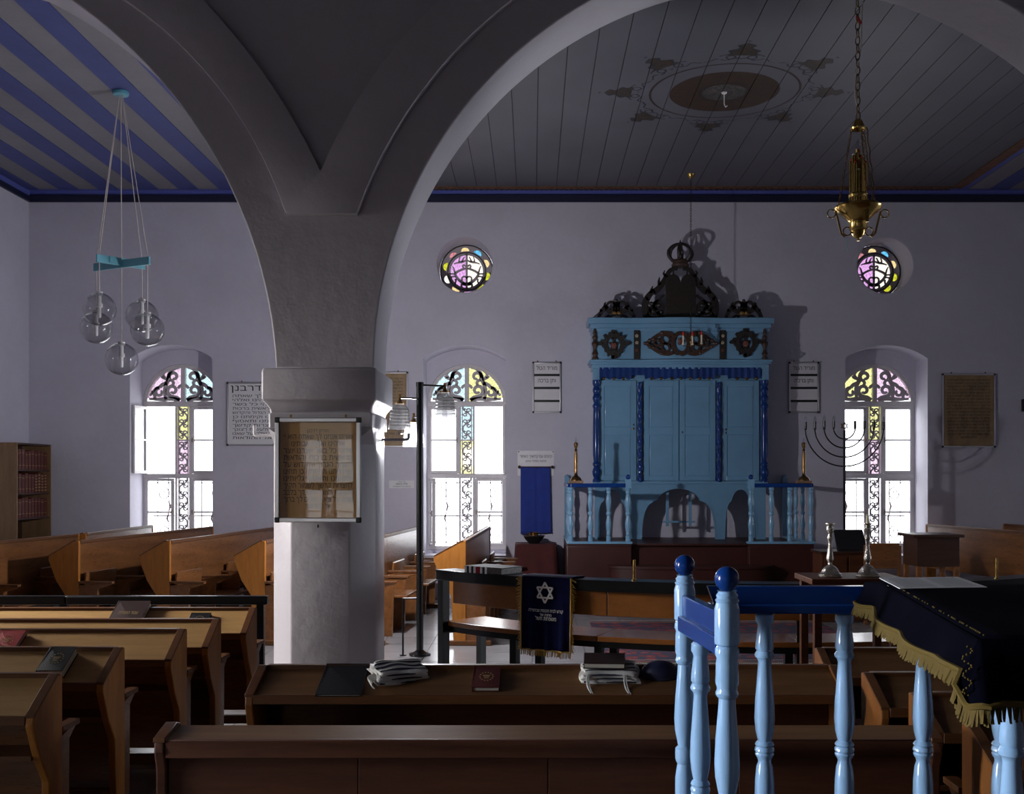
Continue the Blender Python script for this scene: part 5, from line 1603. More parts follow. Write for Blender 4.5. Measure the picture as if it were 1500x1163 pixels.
# bent pipes at the pillar head
ho = thing('pipe_bracket', 'bent white pipe bracket projecting left from the pillar head', 'bracket', (PX(400, 8.0), 8.0, PZ(638, 8.0)))
build('pipe', MB().tube([(.02, 0, 0), (-.10, 0, 0)]+bez((-.10, 0, 0), (-.135, 0, 0), (-.14, 0, .0), (-.14, 0, .03), 5)+[(-.14, 0, .075)], .013, 10), 'white_enamel', ho)
build('wall_flange', MB().box(.02, .035, -.03, .03, -.03, .03), 'white_enamel', ho, smooth=False)
ho = thing('pipe_bracket', 'grey pipe bracket projecting right from the pillar head', 'bracket', (-1.18, 8.3, PZ(644, 8.3)))
build('pipe', MB().tube([(-.01, 0, 0), (.17, 0, 0)]+bez((.17, 0, 0), (.20, 0, 0), (.21, 0, .0), (.21, 0, .03), 5)+[(.21, 0, .05)], .012, 10), 'iron_scroll', ho)
build('wall_flange', MB().box(-.012, .003, -.03, .03, -.03, .03), 'iron_scroll', ho, smooth=False)

# ================================================================== LAMPS
# globe pendant in the left aisle
GY = 10.74
gx = PX(177, GY)
gp = thing('globe_pendant', 'ceiling pendant of five clear glass globes on a teal wooden cross', 'pendant lamp', (gx, GY, ZC))
build('ceiling_rose', MB().lathe([(.075, -.008), (.08, -.02), (.075, -.045), (.03, -.05)], 20), 'teal_paint', gp)
GL = [(145.5, 453, -.16), (141, 480, .16), (208, 463, .18), (216, 483, -.16), (178, 526, 0.0)]
barz = PZ(385, GY)-ZC
ends = []
for px, py, dy in GL:
    Y = GY+dy; ends.append(((px-VX)/FPX*Y-gx, dy, PZ(py, Y)-ZC))
A_, B_, C_, D_, E_ = ends
for (p, q, dz) in ((A_, C_, .012), (B_, D_, -.012)):
    v = Vector((q[0]-p[0], q[1]-p[1], 0)); l = v.length; a = math.atan2(v.y, v.x)
    M = Matrix.Translation((p[0], p[1], barz+dz)) @ Matrix.Rotation(a, 4, 'Z')
    build('cross_bar', MB().box(-.03, l+.03, -.012, .012, -.04, .04, M), 'teal_paint', gp, bevel=.003)
for i, (x, y, z) in enumerate(ends):
    top = (x*.06, y*.06, -.05)
    zr = z+.165
    if i < 4: pts = [top, (x, y, barz+.05), (x, y, barz-.05), (x, y, zr)]
    else: pts = [top, (x, y, barz), (x, y, zr)]
    build('cord', MB().tube(pts, .0045, 6), 'cord_white', gp)
    g = MB(); R = .165
    prof = [(max(1e-4, R*math.sin(PI*k/20)), -R*math.cos(PI*k/20)) for k in range(0, 19)]
    g.lathe(prof+[(.030, R*.985)], 28, (x, y, z))
    go = build('globe', g, 'globe_glass', gp, angle=3)
    so = go.modifiers.new('thickness', 'SOLIDIFY'); so.thickness = .004
    fit = build('lamp_holder', MB().lathe([(.035, R+.005), (.035, R-.02), (.02, R-.03), (.02, R*.35), (.032, R*.34), (.032, R*.12), (.022, R*.10)], 14, (x, y, z)), 'opal_white', go)
    build('lamp_tube', MB().lathe([(.018, .02), (.018, -.075), (.012, -.085)], 12, (x, y, z)), 'opal_white', go)
    build('rim_cap', MB().lathe([(.034, R-.004), (.034, R+.01), (.008, R+.02)], 14, (x, y, z)), 'iron_scroll', go)
# black standard lamp with bell shades
LY = 9.84
lx = PX(615, LY)
sl = thing('standard_lamp', 'tall black lamp post with ribbed white bell shades beside the pillar', 'lamp', (lx, LY, 0))
zt = PZ(560, LY)
build('post', MB().lathe([(.032, .02), (.032, zt-.04), (.036, zt-.04), (.036, zt), (.001, zt+.006)], 14), 'black_metal', sl)
build('base', MB().lathe([(.10, 0), (.10, .018), (.06, .03), (.035, .05)], 20), 'black_metal', sl)
build('stay_rod', MB().tube([(-.155, -.02, .008), (-.155, -.02, .50), (-.155, -.02, .53), (.0, 0, .53)], .009, 8).lathe([(.03, 0), (.03, .008)], 10, (-.155, -.02, 0)), 'black_metal', sl)
LAMP_W = 320  # added light: this bulb stands in for an unseen source near the pillar
def bell(px, py, dy, armz, lit=False):
    Y = LY+dy; x = PX(px, Y)-lx; zs = PZ(py, Y)
    build('arm', MB().tube([(0, 0, armz), (x, dy, armz), (x, dy, armz-.05)], .009, 8), 'black_metal', sl)
    s = build('bell_shade', MB().lathe([(.048, -.06), (.07, -.085), (.085, -.12), (.092, -.16), (.094, -.20), (.098, -.24), (.104, -.275), (.108, -.292)], 24, (x, dy, zs+.10)), 'added_light_shade' if lit else 'ribbed_shade', sl)
    rb_ = MB()
    for k in range(6):
        z = -.11-.03*k; rr = (.082, .089, .094, .097, .101, .106)[k]
        rb_.tube([(x+rr*math.cos(a), dy+rr*math.sin(a), zs+.10+z) for a in [2*PI*i/24 for i in range(24)]], .0025, 4, closed=True)
    build('shade_rib', rb_, 'added_light_shade' if lit else 'ribbed_shade', s)
    build('shade_cap', MB().lathe([(.052, -.062), (.052, -.048), (.02, -.04), (.012, -.0), (.012, .03)], 16, (x, dy, zs+.10)), 'aged_brass', s)
    build('bulb_tube', MB().lathe([(.016, -.10), (.022, -.16), (.022, -.33), (.012, -.345)], 12, (x, dy, zs+.10)), 'bulb_glass', s)
    if not lit: return
    l = bpy.data.lights.new('added_bulb_light', 'POINT'); l.energy = LAMP_W; l.shadow_soft_size = .04; l.color = (.97, .96, 1.0)
    lo = link(bpy.data.objects.new('added_bulb_light', l), sl); lo.location = (x, dy, zs+.10-.21)
bell(585.5, 598, -.12, PZ(584, LY))
bell(651.5, 581, .10, PZ(564, LY))
bell(606, 625, .30, PZ(609, LY), True)
bell(628, 620, .42, PZ(600, LY)) if False else None
# brass lamp with a bundle of candle tubes, hanging in front
HY = 6.4
hx = PX(1257, HY)
hl = thing('brass_lamp', 'ornate brass hanging lamp with clustered candle tubes on long chains', 'hanging lamp', (hx, HY, ZN))
def hz(py): return PZ(py, HY)-ZN
k = HY/FPX
def chain(p, q, link_l, wr, rad):
    p, q = Vector(p), Vector(q); d = q-p; n = max(2, int(d.length/link_l)); mb = MB()
    t = d.normalized(); s = t.orthogonal().normalized(); b = t.cross(s)
    for i in range(n):
        c = p+d*(i+.5)/n; ax = s if i % 2 else b
        mb.tube([c+t*(link_l*.62*math.sin(a))+ax*(wr*math.cos(a)) for a in [2*PI*j/8 for j in range(8)]], rad, 4, closed=True)
    return mb
build('main_chain', chain((-.015, 0, 0), (0, 0, hz(176)), .045, .014, .0035), 'aged_brass', hl)
build('feed_cord', MB().tube(bez((-.02, .01, 0), (-.03, .01, -.8), (.07, 0, -1.3), (.02, 0, hz(40)), 14)+bez((.02, 0, hz(60)), (.03, 0, hz(80)), (-.06, 0, hz(120)), (.0, 0, hz(160)), 12), .004, 6), 'cord_white', hl)
build('cord_joint', MB().tube([(-.012, -.01, hz(25)), (.015, -.01, hz(36))], .009, 6), 'wire_red', hl)
build('bell_canopy', MB().lathe([(.004, hz(174)), (4*k, hz(175)), (7*k, hz(179)), (8.5*k, hz(184)), (11.5*k, hz(188)), (11*k, hz(190)), (8*k, hz(187)), (2*k, hz(180))], 24), 'brass', hl)
dr = [(2*k, hz(353)), (2*k, hz(349)), (5*k, hz(348.5)), (9*k, hz(344)), (10*k, hz(339)), (11*k, hz(337.5)), (13*k, hz(336)), (13*k, hz(326)), (15*k, hz(323)), (24*k, hz(315)), (32*k, hz(308)), (34*k, hz(304)), (32*k, hz(301)), (28*k, hz(301)), (22*k, hz(308)), (10*k, hz(316))]
build('dish', MB().lathe(dr, 36), 'brass', hl)
def ring(cx, cz, r, y, w=.004):
    return MB().tube([(cx+r*math.cos(a), y, cz+r*math.sin(a)) for a in [2*PI*i/18 for i in range(18)]], w, 6, closed=True)
for s in (-1, 1):
    build('scroll_ring', ring(s*39*k, hz(313), 6*k, 0), 'brass', hl)
    build('scroll_ring', ring(s*16*k, hz(339), 6*k, 0), 'brass', hl)
    build('scroll_strap', MB().ribbon([(s*x*k, hz(y)) for x, y in ((33, 309), (29, 325), (25, 342), (19, 347))], .010, -.006, .006), 'brass', hl)
build('scroll_strap', MB().ribbon([(5*k, hz(302)), (5*k, hz(331))], .018, -.11, -.10), 'brass', hl)
for i in range(14):
    a = 2*PI*i/14; rr = 10.5*k if i % 2 else 9*k
    top = (243, 232, 250, 238, 228, 246, 255, 236, 229, 241, 252, 235, 247, 240)[i]
    t_ = build('candle_tube', MB().lathe([(2.6*k, hz(312)), (2.6*k, hz(top))], 8, (rr*math.cos(a), rr*math.sin(a), 0)), 'brass', hl)
    build('tip', MB().sphere((rr*math.cos(a), rr*math.sin(a), hz(top-1.5)), 1.7*k, 8, 6), 'red_glass' if i % 2 else 'opal_white', t_)
for i in range(5):
    a = 2*PI*i/5+.3
    build('candle_tube', MB().lathe([(2.6*k, hz(312)), (2.6*k, hz(228-3*(i % 2)))], 8, (5*k*math.cos(a), 5*k*math.sin(a), 0)), 'brass', hl)
build('tube_collar', MB().lathe([(13*k, hz(289)), (14*k, hz(286)), (13*k, hz(283.5)), (11*k, hz(283.5)), (11*k, hz(289))], 24), 'brass', hl)
bs = build('bulb_socket', MB().lathe([(3.6*k, hz(232)), (3.6*k, hz(220)), (4*k, hz(219))], 12), 'aged_brass', hl)
build('bulb', MB().lathe([(2.6*k, hz(221)), (4.2*k, hz(215)), (3.4*k, hz(210)), (.8*k, hz(205)), (.1*k, hz(203))], 14), 'bulb_glass', bs)
for a in (2.9, .35, 4.9):
    build('side_chain', chain((9*k*math.cos(a), 9*k*math.sin(a), hz(188)), (28*k*math.cos(a), 28*k*math.sin(a), hz(303)), .022, .006, .0022), 'aged_brass', hl)
build('twisted_wire', MB().tube([(11*k+.004*math.sin(i*1.1)+(13*k)*i/24, -.02, hz(188)+(hz(300)-hz(188))*i/24) for i in range(25)], .0035, 5), 'aged_brass', hl)
build('pull_thread', MB().tube([(-16*k, 0, hz(345)), (-16*k, 0, hz(360)), (-15*k, 0, hz(368))], .002, 4), 'teal_paint', hl)
build('ceiling_hook', MB().lathe([(.04, 0), (.03, -.02), (.01, -.03)], 12), 'aged_brass', hl)

# branched candelabrum in front of the right window
MY = 13.35
mxp = PX(1237, MY)
mn = thing('menorah', 'tall dark iron candelabrum with eight curved arms and bulbs before the right window', 'candelabrum', (mxp, MY, 0))
def mz(py): return PZ(py, MY)
km = MY/FPX
build('stem', MB().tube([(0, 0, .03), (0, 0, mz(630))], .016, 10), 'dark_iron', mn)
build('base', MB().lathe([(.22, 0), (.22, .02), (.06, .06), (.02, .10)], 20), 'dark_iron', mn)
for off, yb, yt in ((15.5, 643, 628), (29.5, 656, 628), (43, 669.5, 629), (57, 683, 629.5)):
    for s in (-1, 1):
        x = s*off*km
        a_ = build('branch', MB().tube([(0, 0, mz(yb))]+bez((0, 0, mz(yb)), (x*.62, 0, mz(yb)+.0), (x, 0, mz(yb)+off*km*.55), (x, 0, mz(yt)), 18), .009, 8), 'dark_iron', mn)
        cup = build('candle_cup', MB().lathe([(.012, 0), (.02, .006), (.014, .015), (.018, .02), (.018, .105)], 10, (x, 0, mz(yt)-.005)), 'black_plastic', a_)
        build('bulb', MB().lathe([(.010, .10), (.018, .125), (.015, .15), (.004, .175), (.0005, .18)], 10, (x, 0, mz(yt)-.005)), 'bulb_glass', a_)
for kk in range(2):
    s = MB(); R = .05; zc = mz(624)
    pts = [(R*math.sin(2*PI*i/3+kk*PI), zc+R*math.cos(2*PI*i/3+kk*PI)) for i in range(4)]
    for i in range(3): s.ribbon([pts[i], pts[i+1]], .009, -.006, .006)
    build('star_triangle', s, 'aged_brass', mn, smooth=False)

# ================================================================== FURNITURE ON THE RIGHT
def lectern():
    Y = 11.0; x0, x1 = PX(1333, Y), PX(1394, Y); c = (x0+x1)/2; zt = PZ(783, Y)
    r = thing('lectern', 'dark wooden lectern with overhanging top and open legs before the right pew', 'lectern', (c, Y, 0))
    w = x1-x0; d = .42
    build('top_board', MB().box(-w/2-.05, w/2+.035, -d/2-.04, d/2+.03, zt-.02, zt+.012), 'dark_wood', r, bevel=.006)
    build('case', MB().box(-w/2, w/2, -d/2, d/2, PZ(828, Y), zt-.02), 'dark_wood', r, bevel=.004)
    for sx in (-1, 1):
        for sy in (-1, 1): build('leg', MB().box(sx*(w/2-.025)-.025, sx*(w/2-.025)+.025, sy*(d/2-.025)-.025, sy*(d/2-.025)+.025, 0, PZ(828, Y)+.01), 'pew_wood', r, bevel=.004)
    build('shelf', MB().box(-w/2+.03, w/2-.03, -d/2+.03, d/2-.03, .40, .42), 'pew_wood', r, smooth=False)
lectern()
def cabinet():
    Y = 12.3; x0, x1 = PX(1197, Y), PX(1272, Y); c = (x0+x1)/2; w = x1-x0; zt = PZ(806, Y); d = .4
    r = thing('prayer_cabinet', 'low dark brown cabinet with two carved doors below the candelabrum', 'cabinet', (c, Y, 0))
    build('body', MB().box(-w/2, w/2, -d/2, d/2, 0, zt-.03), 'dark_pew_wood', r, bevel=.004)
    build('top', MB().box(-w/2-.02, w/2+.02, -d/2-.02, d/2+.02, zt-.03, zt), 'dark_wood', r, bevel=.005)
    for s in (-1, 1):
        dd = build('door', MB().box(s*.012 if s > 0 else -w/2+.03, w/2-.03 if s > 0 else -.012, -d/2-.015, -d/2, .08, zt-.06), 'dark_pew_wood', r, bevel=.004)
        build('knob', MB().sphere((s*.05, -d/2-.025, zt*.55), .014, 10, 8), 'aged_brass', dd)
        build('carved_tulip', MB().ribbon([(s*x+s*.02, zt*.62+z) for x, z in bez((.10, -.05), (.05, .0), (.16, .04), (.10, .09), 8)], .014, -d/2-.02, -d/2-.012), 'pew_wood', dd, smooth=False)
    build('foot', MB().box(-w/2-.01, w/2+.01, -d/2-.01, d/2, 0, .06), 'dark_wood', r, bevel=.004)
    b = thing('music_stand', 'black sloping book rest standing on the low cabinet', 'book stand', (PX(1243, Y), Y-.02, zt+.001))
    ww = 43/FPX*Y; hh = PZ(776, Y)-zt
    build('board', yprism(MB(), [(-.14, 0), (-.10, 0), (.06, hh), (.04, hh)], -ww/2, ww/2), 'black_plastic', b, bevel=.004)
    build('back_stay', yprism(MB(), [(.03, hh*.8), (.05, hh*.8), (.15, 0), (.13, 0)], -.02, .02), 'black_plastic', b, smooth=False)
    build('lip', MB().box(-ww/2, ww/2, -.17, -.13, 0, .03), 'black_plastic', b, smooth=False)
cabinet()
def chair():
    Y = 11.75; x = PX(1300, Y)
    r = thing('wooden_chair', 'brown wooden chair between the low cabinet and the lectern', 'chair', (x, Y, 0))
    w = .44
    build('seat', MB().box(-w/2, w/2, -.20, .20, .43, .46), 'pew_wood', r, bevel=.008)
    for sx in (-1, 1):
        build('leg', MB().box(sx*.19-.018, sx*.19+.018, -.19, -.154, 0, .43), 'pew_wood', r, bevel=.003)
        build('rear_leg', MB().box(sx*.19-.018, sx*.19+.018, .15, .186, 0, PZ(800, Y)), 'pew_wood', r, bevel=.003)
    build('backrest', MB().box(-.19, .19, .155, .18, PZ(835, Y), PZ(797, Y)), 'pew_wood', r, bevel=.006)
    build('stretcher', MB().box(-.19, .19, -.01, .01, .20, .23), 'pew_wood', r, smooth=False)
chair()
# stand with the two silver candlesticks
SY2 = 7.0
st = thing('candle_table', 'small reddish wooden stand carrying two silver candlesticks', 'table', (PX(1240, SY2), SY2, 0))
zt = PZ(844.5, SY2)
build('top_board', MB().box(PX(1180, SY2)-PX(1240, SY2), PX(1318, SY2)-PX(1240, SY2), -.16, .30, zt-.04, zt), 'dark_pew_wood', st, bevel=.006)
for sx in (-.22, .28):
    for sy in (-.10, .24): build('leg', MB().box(sx-.025, sx+.025, sy-.025, sy+.025, 0, zt-.04), 'dark_pew_wood', st, bevel=.004)
build('apron', MB().box(-.22, .28, -.11, -.09, zt-.12, zt-.04), 'dark_pew_wood', st, smooth=False)
CS = [(.076,0),(.078,.004),(.070,.012),(.074,.018),(.060,.026),(.050,.044),(.040,.060),(.022,.072),(.012,.080),(.015,.086),(.012,.092),(.020,.105),(.024,.118),(.020,.14),(.013,.19),(.011,.22),(.016,.24),(.020,.255),(.015,.27),(.011,.28),(.022,.295),(.026,.31),(.024,.33),(.018,.338),(.030,.345),(.030,.35),(.012,.35)]
for px, lab in ((1216, 'left silver candlestick with empty socket on the small stand'), (1271, 'right silver candlestick holding a white candle stub on the small stand')):
    c = thing('candlestick', lab, 'candlestick', (PX(px, SY2), SY2, zt+.001), group='silver candlesticks on the stand')
    mb = MB(); n = 32; vs = []; fs = []
    for i, (q, z) in enumerate(CS):
        for j in range(n):
            a = 2*PI*j/n; f = 1+(.05*math.cos(8*a) if q > .04 else .06*math.cos(6*a) if i in (12, 13, 18) else 0)
            vs.append((q*f*math.cos(a), q*f*math.sin(a), z))
    for i in range(len(CS)-1):
        for j in range(n): fs.append((i*n+j, i*n+(j+1) % n, (i+1)*n+(j+1) % n, (i+1)*n+j))
    fs.append(tuple(range(n-1, -1, -1))); fs.append(tuple((len(CS)-1)*n+j for j in range(n)))
    build('stick', mb.add(vs, fs), 'silver', c, angle=1.0)
    build('drip_pan', MB().lathe([(.014, .349), (.033, .349), (.033, .353), (.014, .353)], 20), 'silver', c)
    if px == 1271: build('candle', MB().lathe([(.011, .353), (.009, .40), (.004, .412)], 10), 'candle_wax', c)

# ================================================================== READING PLATFORM (right foreground)
bi = thing('bimah_balustrade', 'light blue turned balustrade with dark blue rail and ball-topped newels', 'balustrade', (1.2, 2.9, 0))
BLc = (1.2, 2.9, 0)
MYR = 3.1
zr = PZ(858, MYR)      # rail top
zbot = .35
def bal(x, y, r=1.0, ztop=None, kind=0):
    ztop = ztop or zr-.078
    s = (ztop-zbot)
    # heights measured down from the rail, metres
    pr = [(0, .020), (.006, .026), (.024, .027), (.034, .021), (.040, .020), (.085, .026), (.105, .027), (.112, .023), (.118, .026), (.124, .029), (.130, .028), (.136, .022), (.145, .019), (.20, .023), (.26, .028), (.31, .030), (.345, .027), (.375, .020), (.380, .025), (.386, .028), (.392, .025), (.397, .028), (.403, .029), (.409, .026), (.414, .028), (.420, .026), (.426, .021), (.436, .019), (.450, .024), (.49, .028), (.53, .029), (.60, .025), (.66, .019), (.68, .026), (.70, .027), (.72, .022)]
    prof = [(q*r, -d) for d, q in pr]+[(.026*r, -.73), (.026*r, zbot-ztop)]
    return MB().lathe(prof[::-1], 24, (x, y, ztop))
for px in (1120, 1237, 1352, 1467):
    build('baluster', bal(PX(px, MYR), MYR), 'rail_blue', bi, loc=BLc)
fx, fy = PX(1065, 2.65), 2.65
bx_, by_ = PX(1003, MYR), MYR
def newel(x, y, s, px):
    """ball-topped post: px offsets measured from the ball centre, s metres per pixel at the front post"""
    zc = PZ({1065: 848, 1003: 828}[px], y); k = s
    pr = [(15, 17), (12.5, 19), (16, 24), (15, 28), (17.5, 31), (16, 35), (18, 42), (18.5, 44), (18.5, 92), (18, 95), (14.5, 98), (17.5, 102), (18, 110), (15.5, 116), (16.5, 125), (17, 152), (15, 158), (15, 162), (17, 167), (16, 171), (12, 175), (13, 190), (17, 235), (18.5, 270), (17.5, 290), (12, 318), (16.5, 323), (17, 330), (17, 340), (16, 345), (13, 350), (17, 375), (17, 420)]
    prof = [(q*k, -d*k) for q, d in pr]+[(17*k, zbot-zc)]
    p = build('newel_post', MB().lathe(prof[::-1], 28, (x, y, zc)), 'rail_blue', bi, loc=BLc)
    build('newel_ball', MB().sphere((x, y, zc), 18*k, 28, 18, sz=1.04), 'deep_blue', p, loc=BLc)
newel(fx, fy, 2.65/FPX, 1065)
newel(bx_, by_, 2.65/FPX*.97, 1003)
# side rail between the two newels: stepped board
def side_rail():
    a = Vector((bx_, by_, 0)); b = Vector((fx, fy, 0)); d = (b-a); l = d.length; ang = math.atan2(d.y, d.x)
    M = Matrix.Translation(a) @ Matrix.Rotation(ang, 4, 'Z')
    z1 = PZ(864, by_)
    mb = MB().box(.02, l-.02, -.014, .014, z1-.075, z1-.012, M).box(.02, l-.02, -.026, .026, z1-.118, z1-.072, M)
    build('side_rail', mb, 'deep_blue', bi, loc=BLc, bevel=.004)
    m = (a+b)/2
    build('baluster', bal(PX(1026, 2.88), 2.88, .95, z1-.118), 'rail_blue', bi, loc=BLc)
    build('rail_tenon', MB().box(-.035, .02, -.02, .02, z1-.12, z1-.05, M), 'rail_blue', bi, loc=BLc, bevel=.004)
side_rail()
xr0 = PX(1035, MYR)
build('hand_rail', MB().prism([(xr0+.012, zr-.03), (xr0+.02, zr-.05), (xr0+.02, zr-.075), (3.2, zr-.075), (3.2, zr), (xr0, zr), (xr0+.004, zr-.008)], MYR-.018, MYR+.018).box(xr0+.01, 3.2, MYR-.04, MYR+.04, zr-.078, zr-.05), 'deep_blue', bi, loc=BLc, bevel=.004)
build('side_baluster', bal(PX(1482, 2.22), 2.22, .98, 1.20), 'rail_blue', bi, loc=BLc)
bpf = thing('bimah_platform', 'raised dark wooden floor under the blue balustrade', 'platform', (1.9, 2.4, 0))
build('deck', MB().box(.36-1.9, 3.3-1.9, 1.55-2.4, 3.19-2.4, .30, .35), 'dark_pew_wood', bpf, bevel=.006)
build('skirt', MB().box(.40-1.9, 3.26-1.9, 1.59-2.4, 3.15-2.4, 0, .30), 'dark_pew_wood', bpf, smooth=False)
# reading table and its velvet cover
tn = Vector((.775, 1.83)); du = Vector((.158, .987)).normalized(); dv = Vector((.987, -.158)).normalized()
def tp(u, v): q = tn+du*u+dv*v; return (q.x, q.y)
TZ = 1.362
rt = thing('reading_table', 'reading table hidden under dark velvet on the raised platform', 'table', (1.5, 2.4, .35))
TL = (1.5, 2.4, .35)
build('table_top', vprism(MB(), [tp(.02, .02), tp(.02, 1.0), tp(.99, 1.0), tp(.99, .02)][::-1], TZ-.03, TZ), 'dark_pew_wood', rt, loc=TL)
for u, v in ((.10, .62), (.10, .97), (.90, .62), (.90, .97)):
    x, y = tp(u, v)
    build('leg', MB().box(x-.03, x+.03, y-.03, y+.03, .35, TZ-.03), 'dark_pew_wood', rt, loc=TL, bevel=.004)
def table_cover():
    r = thing('table_cover', 'almost black velvet cover with gold fringe over the reading table', 'cloth', (1.5, 2.4, TZ))
    loc = (1.5, 2.4, TZ)
    # outline of the table top, then skirt rings below it
    U, V = 1.29, 1.04
    n = 40
    ring = []       # (u, v, outward u, outward v, drop)
    for i in range(n+1):            # left side, far -> near
        u = U-U*i/n; t = i/n
        ring.append((u, 0, 0, -1, .045+.042*math.sin(PI*min(1, .12+t*.75))+.004*math.sin(t*19)))
    for i in range(1, 9):           # near left corner swells out as a fold
        a = PI/2*i/8
        ring.append((0, 0, -math.sin(a), -math.cos(a), .078+.035*i/8+.02*math.sin(2*a)**2))
    for i in range(1, n+1):
        t = i/n
        ring.append((0, V*t, -1, 0, .108-.012*min(1, t*6)+.008*math.sin(t*14)))
    rows = 9; vs = []; fs = []; m = len(ring)
    for j in range(rows+1):
        f = j/rows
        for i, (u, v, ou, ov, dp) in enumerate(ring):
            flare = .004+.028*f**1.2+(.018*f if n < i <= n+8 else 0)+.009*f*math.sin(i*.55)
            x, y = tp(u+ou*flare, v+ov*flare)
            z = TZ+.010-f*dp-.028*max(0, (u-1.0)/.29)
            vs.append((x, y, z))
    for j in range(rows):
        for i in range(m-1):
            a = j*m+i; fs.append((a, a+1, a+m+1, a+m))
    mb = MB().add(vs, fs)
    k0 = len(mb.v)
    # top sheet: fan of strips between left edge and right side
    top = []; nu, nv = 30, 20
    for i in range(nu+1):
        for j in range(nv+1):
            u = U*i/nu; v = V*j/nv
            x, y = tp(u, v); top.append((x, y, TZ+.010-.028*max(0, (u-1.0)/.29)+.0035*math.sin(u*9+v*5)*math.sin(v*7)*(0 if j == 0 or i == 0 else 1)))
    tf = []
    for i in range(nu):
        for j in range(nv):
            a = i*(nv+1)+j; tf.append((a, a+1, a+nv+2, a+nv+1))
    mb.add(top, tf)
    c = build('velvet', mb, 'night_velvet', r, loc=loc, angle=1.2)
    s = c.modifiers.new('thickness', 'SOLIDIFY'); s.thickness = .003; s.offset = 0
    hem = [Vector(p) for p in vs[rows*m:]]
    fr = MB(); br_ = MB().tube([p+Vector((0, 0, .006)) for p in hem], .006, 6)
    for i in range(m-1):
        for q in range(6):
            p = hem[i].lerp(hem[i+1], q/6)
            u, v, ou, ov, dp = ring[i]
            d = Vector((du.x*ou+dv.x*ov, du.y*ou+dv.y*ov, 0))
            l = random.uniform(.020, .028)
            p1 = p+d*.006+Vector((random.uniform(-.004, .004), random.uniform(-.004, .004), -l))
            fr.tube([p, p1], .0024, 3)
    f = build('fringe', fr, 'dull_gold_fringe', r, loc=loc, smooth=False); f['kind'] = 'stuff'
    build('hem_braid', br_, 'dull_gold_fringe', r, loc=loc)
    dots = MB()
    for i in range(60):
        if random.random() < .55: continue
        x, y = tp(.0+U*.62*i/60, .012); dots.sphere((x, y, TZ+.0125), .0022, 6, 4)
    for i in range(26):
        x, y = tp(-.028-.004*math.sin(i), -.028); dots.sphere((x+.008*math.sin(i*.8), y, TZ-.0035*i), .0022, 6, 4)
    o = build('gold_stitching', dots, 'dull_gold_fringe', r, loc=loc); o['kind'] = 'stuff'
table_cover()
sh = thing('prayer_sheet', 'clear-sleeved printed sheet lying on the dark velvet cover', 'paper', (1.03, 2.75, TZ+.014))
c4 = [P(1318, 863, 2.6), P(1446, 858, 2.63), P(1403, 841.5, 2.9), P(1288, 844, 2.87)]
zz = TZ+.016
vprism_poly = [(v.x-1.03, v.y-2.75) for v in c4]
build('paper', vprism(MB(), vprism_poly, .001, .003), 'white_paper', sh, smooth=False)
lines = MB()
for half in (0, 1):
    for i in range(12):
        t = .10+.072*i; s0, s1 = (.07, .46) if half == 0 else (.54, .93)
        def at(s, t):
            p = Vector(vprism_poly[0]).lerp(Vector(vprism_poly[1]), s); q = Vector(vprism_poly[3]).lerp(Vector(vprism_poly[2]), s)
            r_ = p.lerp(q, t); return (r_.x, r_.y, .0034)
        lines.add([at(s0, t), at(s1, t), at(s1, t+.03), at(s0, t+.03)], [(0, 1, 2, 3)])
plain('grey_print', (0.42, 0.42, 0.44), 0.6)
build('printed_lines', lines, 'grey_print', sh, smooth=False)

# ================================================================== BOOKCASE
KX, KY0, KY1 = -6.5, 13.34, 14.29
zt = PZ(648, 13.34)
bk = thing('bookcase', 'tall brown bookcase in the left corner filled with red volumes', 'bookcase', ((XL+KX)/2, (KY0+KY1)/2, 0))
KL = ((XL+KX)/2, (KY0+KY1)/2, 0)
for y in (KY0, KY1-.02): build('side_panel', MB().box(XL+.01, KX, y, y+.02, 0, zt), 'bookcase_wood', bk, loc=KL, smooth=False)
build('back_panel', MB().box(XL+.005, XL+.015, KY0+.02, KY1-.02, 0, zt), 'dark_wood', bk, loc=KL, smooth=False)
build('top_panel', MB().box(XL+.01, KX, KY0+.021, KY1-.021, zt-.022, zt), 'dark_wood', bk, loc=KL, smooth=False)
shelves = [PZ(688, 13.8), PZ(722, 13.8), PZ(758, 13.8), PZ(790, 13.8)-.12, .12]
for z in shelves: build('shelf', MB().box(XL+.016, KX-.01, KY0+.021, KY1-.021, z-.02, z), 'dark_wood', bk, loc=KL, smooth=False)
spine = plain('red_spine', (0.10, 0.02, 0.013), 0.45, var=0.2, vscale=30)
